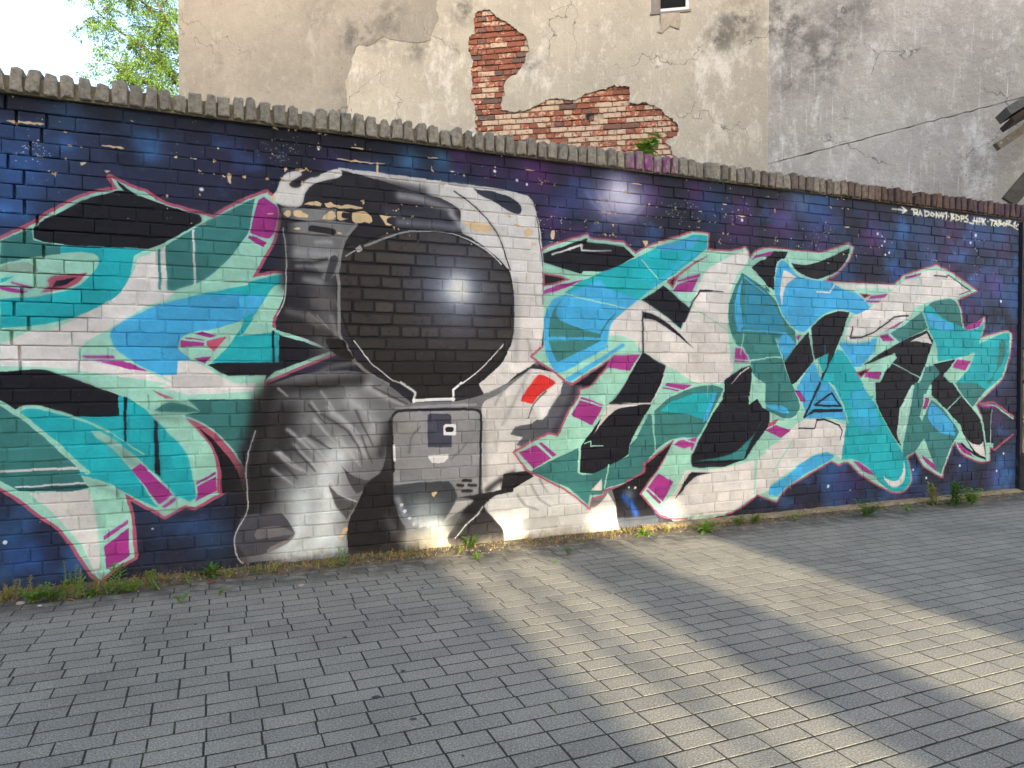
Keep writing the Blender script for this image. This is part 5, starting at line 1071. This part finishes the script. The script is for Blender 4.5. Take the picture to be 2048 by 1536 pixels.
# ------------------------------------------------------------------ ground cover that nobody could count
def dry_cover():
    r = random.Random(31); mbs = [MB(), MB(), MB()]
    zones = [(0, 330, .9), (330, 500, .6), (500, 860, 1.0), (860, 1010, .25), (1040, 1260, .8), (1260, 1520, 1.0), (1520, 1700, .35), (1700, 2010, .22)]
    for (p0, p1, den) in zones:
        x0, x1 = on_wall(p0, 740)[0], on_wall(p1, 740)[0]
        for _ in range(int((x1 - x0) * 620 * den)):
            x = r.uniform(x0, x1); cl = .5 + .5 * math.sin(x * 23 + math.sin(x * 61) * 2); 
            if r.random() > .25 + .75 * cl: continue
            y = -.02 - abs(r.gauss(0, .075)); L = r.uniform(.012, .055); d = Vector((r.gauss(0, .5), r.gauss(0, .4), 1)); s = Vector((r.gauss(0, 1), r.gauss(0, 1), 0)).normalized() * r.uniform(.0014, .003)
            p = Vector((x, y, .008)); q = p + d.normalized() * L; k = r.choices([0, 1, 2], [.5, .35, .15])[0]
            mbs[k].add([p - s, p + s, q + s * .3, q - s * .3], [(0, 1, 2, 3)])
            for j in range(3):
                t = p.lerp(q, r.uniform(.3, 1)); a = Vector((r.gauss(0, 1), r.gauss(0, 1), r.gauss(.2, .6))).normalized() * r.uniform(.005, .012); b = Vector((r.gauss(0, 1), r.gauss(0, 1), r.gauss(0, 1))).normalized() * .004
                mbs[k].add([t - b, t + a * .5 + b, t + a, t + a * .5 - b], [(0, 1, 2, 3)])
    for k, (nm, c1, c2, lab) in enumerate([('dry_grass', lin(158, 132, 78), lin(186, 162, 100), 'low straw-coloured dry growth along the wall foot'), ('withered_weeds', lin(128, 98, 60), lin(150, 118, 74), 'brownish withered ground cover along the wall foot'), ('moss', lin(104, 122, 52), lin(132, 140, 66), 'small green shoots scattered through the dry growth')]):
        o = mbs[k].build(nm, leaf_material(nm, c1, c2, .2)); tag(o, lab, 'ground cover', kind='stuff')
dry_cover()
def gravel():
    r = random.Random(8); mb = MB(); ico = [(0, 0, 1), (.9, 0, .3), (.28, .85, .3), (-.72, .53, .3), (-.72, -.53, .3), (.28, -.85, .3), (0, 0, -.5)]
    fs = [(0, 1, 2), (0, 2, 3), (0, 3, 4), (0, 4, 5), (0, 5, 1), (6, 2, 1), (6, 3, 2), (6, 4, 3), (6, 5, 4), (6, 1, 5)]
    for _ in range(700):
        x = r.uniform(-1.4, 7.9); y = -.04 - abs(r.gauss(0, .09)); s = r.uniform(.002, .006) * (1.8 if r.random() < .05 else 1)
        M_ = Matrix.Translation((x, y, .010 if y > -.18 else .003)) @ Euler((r.random() * 6, r.random() * 6, r.random() * 6)).to_matrix().to_4x4() @ Matrix.Diagonal((s * 1.4, s, s * .7, 1))
        mb.add([M_ @ Vector(v) for v in ico], fs)
    o = mb.build('gravel', flat_mat('gravel', lin(166, 156, 140), .9, .35, 25, .3)); tag(o, 'small pale grit scattered along the wall foot', 'gravel', kind='stuff')
gravel()
def pebble(label, px, py, s, c, seed):
    r = random.Random(seed); x, y = on_ground(px, py); bm = bmesh.new(); bmesh.ops.create_icosphere(bm, subdivisions=2, radius=1)
    for v in bm.verts: v.co = Vector((v.co.x * s * 1.4, v.co.y * s, v.co.z * s * .6)) * r.uniform(.9, 1.1)
    me = bpy.data.meshes.new('pebble'); bm.to_mesh(me); bm.free(); me.materials.append(flat_mat('pebble_stone', c, .8, .2, 40, .2)); o = bpy.data.objects.new('pebble', me); COL.objects.link(o); o.location = (x, y, s * .5); tag(o, label, 'pebble', 'pebbles by the wall foot')
pebble('round pale pebble at the far left among weeds', 41, 1209, .016, lin(176, 170, 158), 1); pebble('small white pebble at the paver edge, far left', 79, 1213, .008, lin(206, 204, 198), 2); pebble('flat beige stone on the pavers left of centre', 602, 1173, .014, lin(166, 150, 134), 3)

def dry_leaf(label, px, py, L, c, seed):
    r = random.Random(seed); x, y = on_ground(px, py); mb = MB(); a = r.uniform(0, 6.28); blade(mb, Vector((0, 0, 0)), Vector((math.cos(a), math.sin(a) * .5, .35)), L, L * .45, .22, r)
    o = mb.build('fallen_leaf', leaf_material('fallen_leaf', c, tuple(q * 1.3 for q in c[:3]) + (1,), .15)); o.location = (x, y, .006); tag(o, label, 'leaf', 'fallen leaves by the wall foot')
dry_leaf('reddish-brown fallen leaf beside the wide arching weed', 412, 1170, .07, lin(140, 62, 42), 1); dry_leaf('small orange fallen leaf at the left paver edge', 132, 1202, .05, lin(176, 112, 52), 2); dry_leaf('dark curled leaf in the low clump at far left', 102, 1196, .09, lin(92, 50, 40), 3)

# ================================================================== ADDED SUN BLOCKER (unseen, behind the camera): its slots are cut to shape the strips of sun
def across():
    b = empty('sun_blocker', (0, -14, 0)); tag(b, 'added unseen building across the street behind the viewer with two open gateways', 'blocker')
    m = flat_mat('blocker_render', lin(190, 182, 168), .9, .12, 2, .2); y0, y1 = -14.0, -14.45; top = 12.2; lint = .25 + 14 * math.tan(SUN_EL)
    slots = [(1.40, 2.12), (2.75, 3.56)]; mb = MB(); x = -11.0
    def loc(lo, hi): mb.box((lo[0], lo[1] + 14, lo[2]), (hi[0], hi[1] + 14, hi[2]))
    for (a_, c_) in slots + [(13.0, 13.0)]:
        loc((x, y1, 0), (a_, y0, top)); 
        if c_ > a_: loc((a_, y1, lint), (c_, y0, top))
        x = c_
    mb.build('blocker_front', m, b); mb = MB(); loc((1.69, -14.3, 0), (1.76, -14.23, lint - .002)); mb.build('added_post', m, b); mb = MB()  # post added to dim the middle of one sun strip
    loc((-11, -22, 0), (-10.5, y1, top)); loc((12.5, -22, 0), (13, y1, top)); mb.build('blocker_sides', m, b); mb = MB()
    loc((-11.3, -22, top), (13.3, -13.7, top + .25)); mb.build('roof', flat_mat('blocker_roof', lin(90, 84, 80), .9), b)
across()
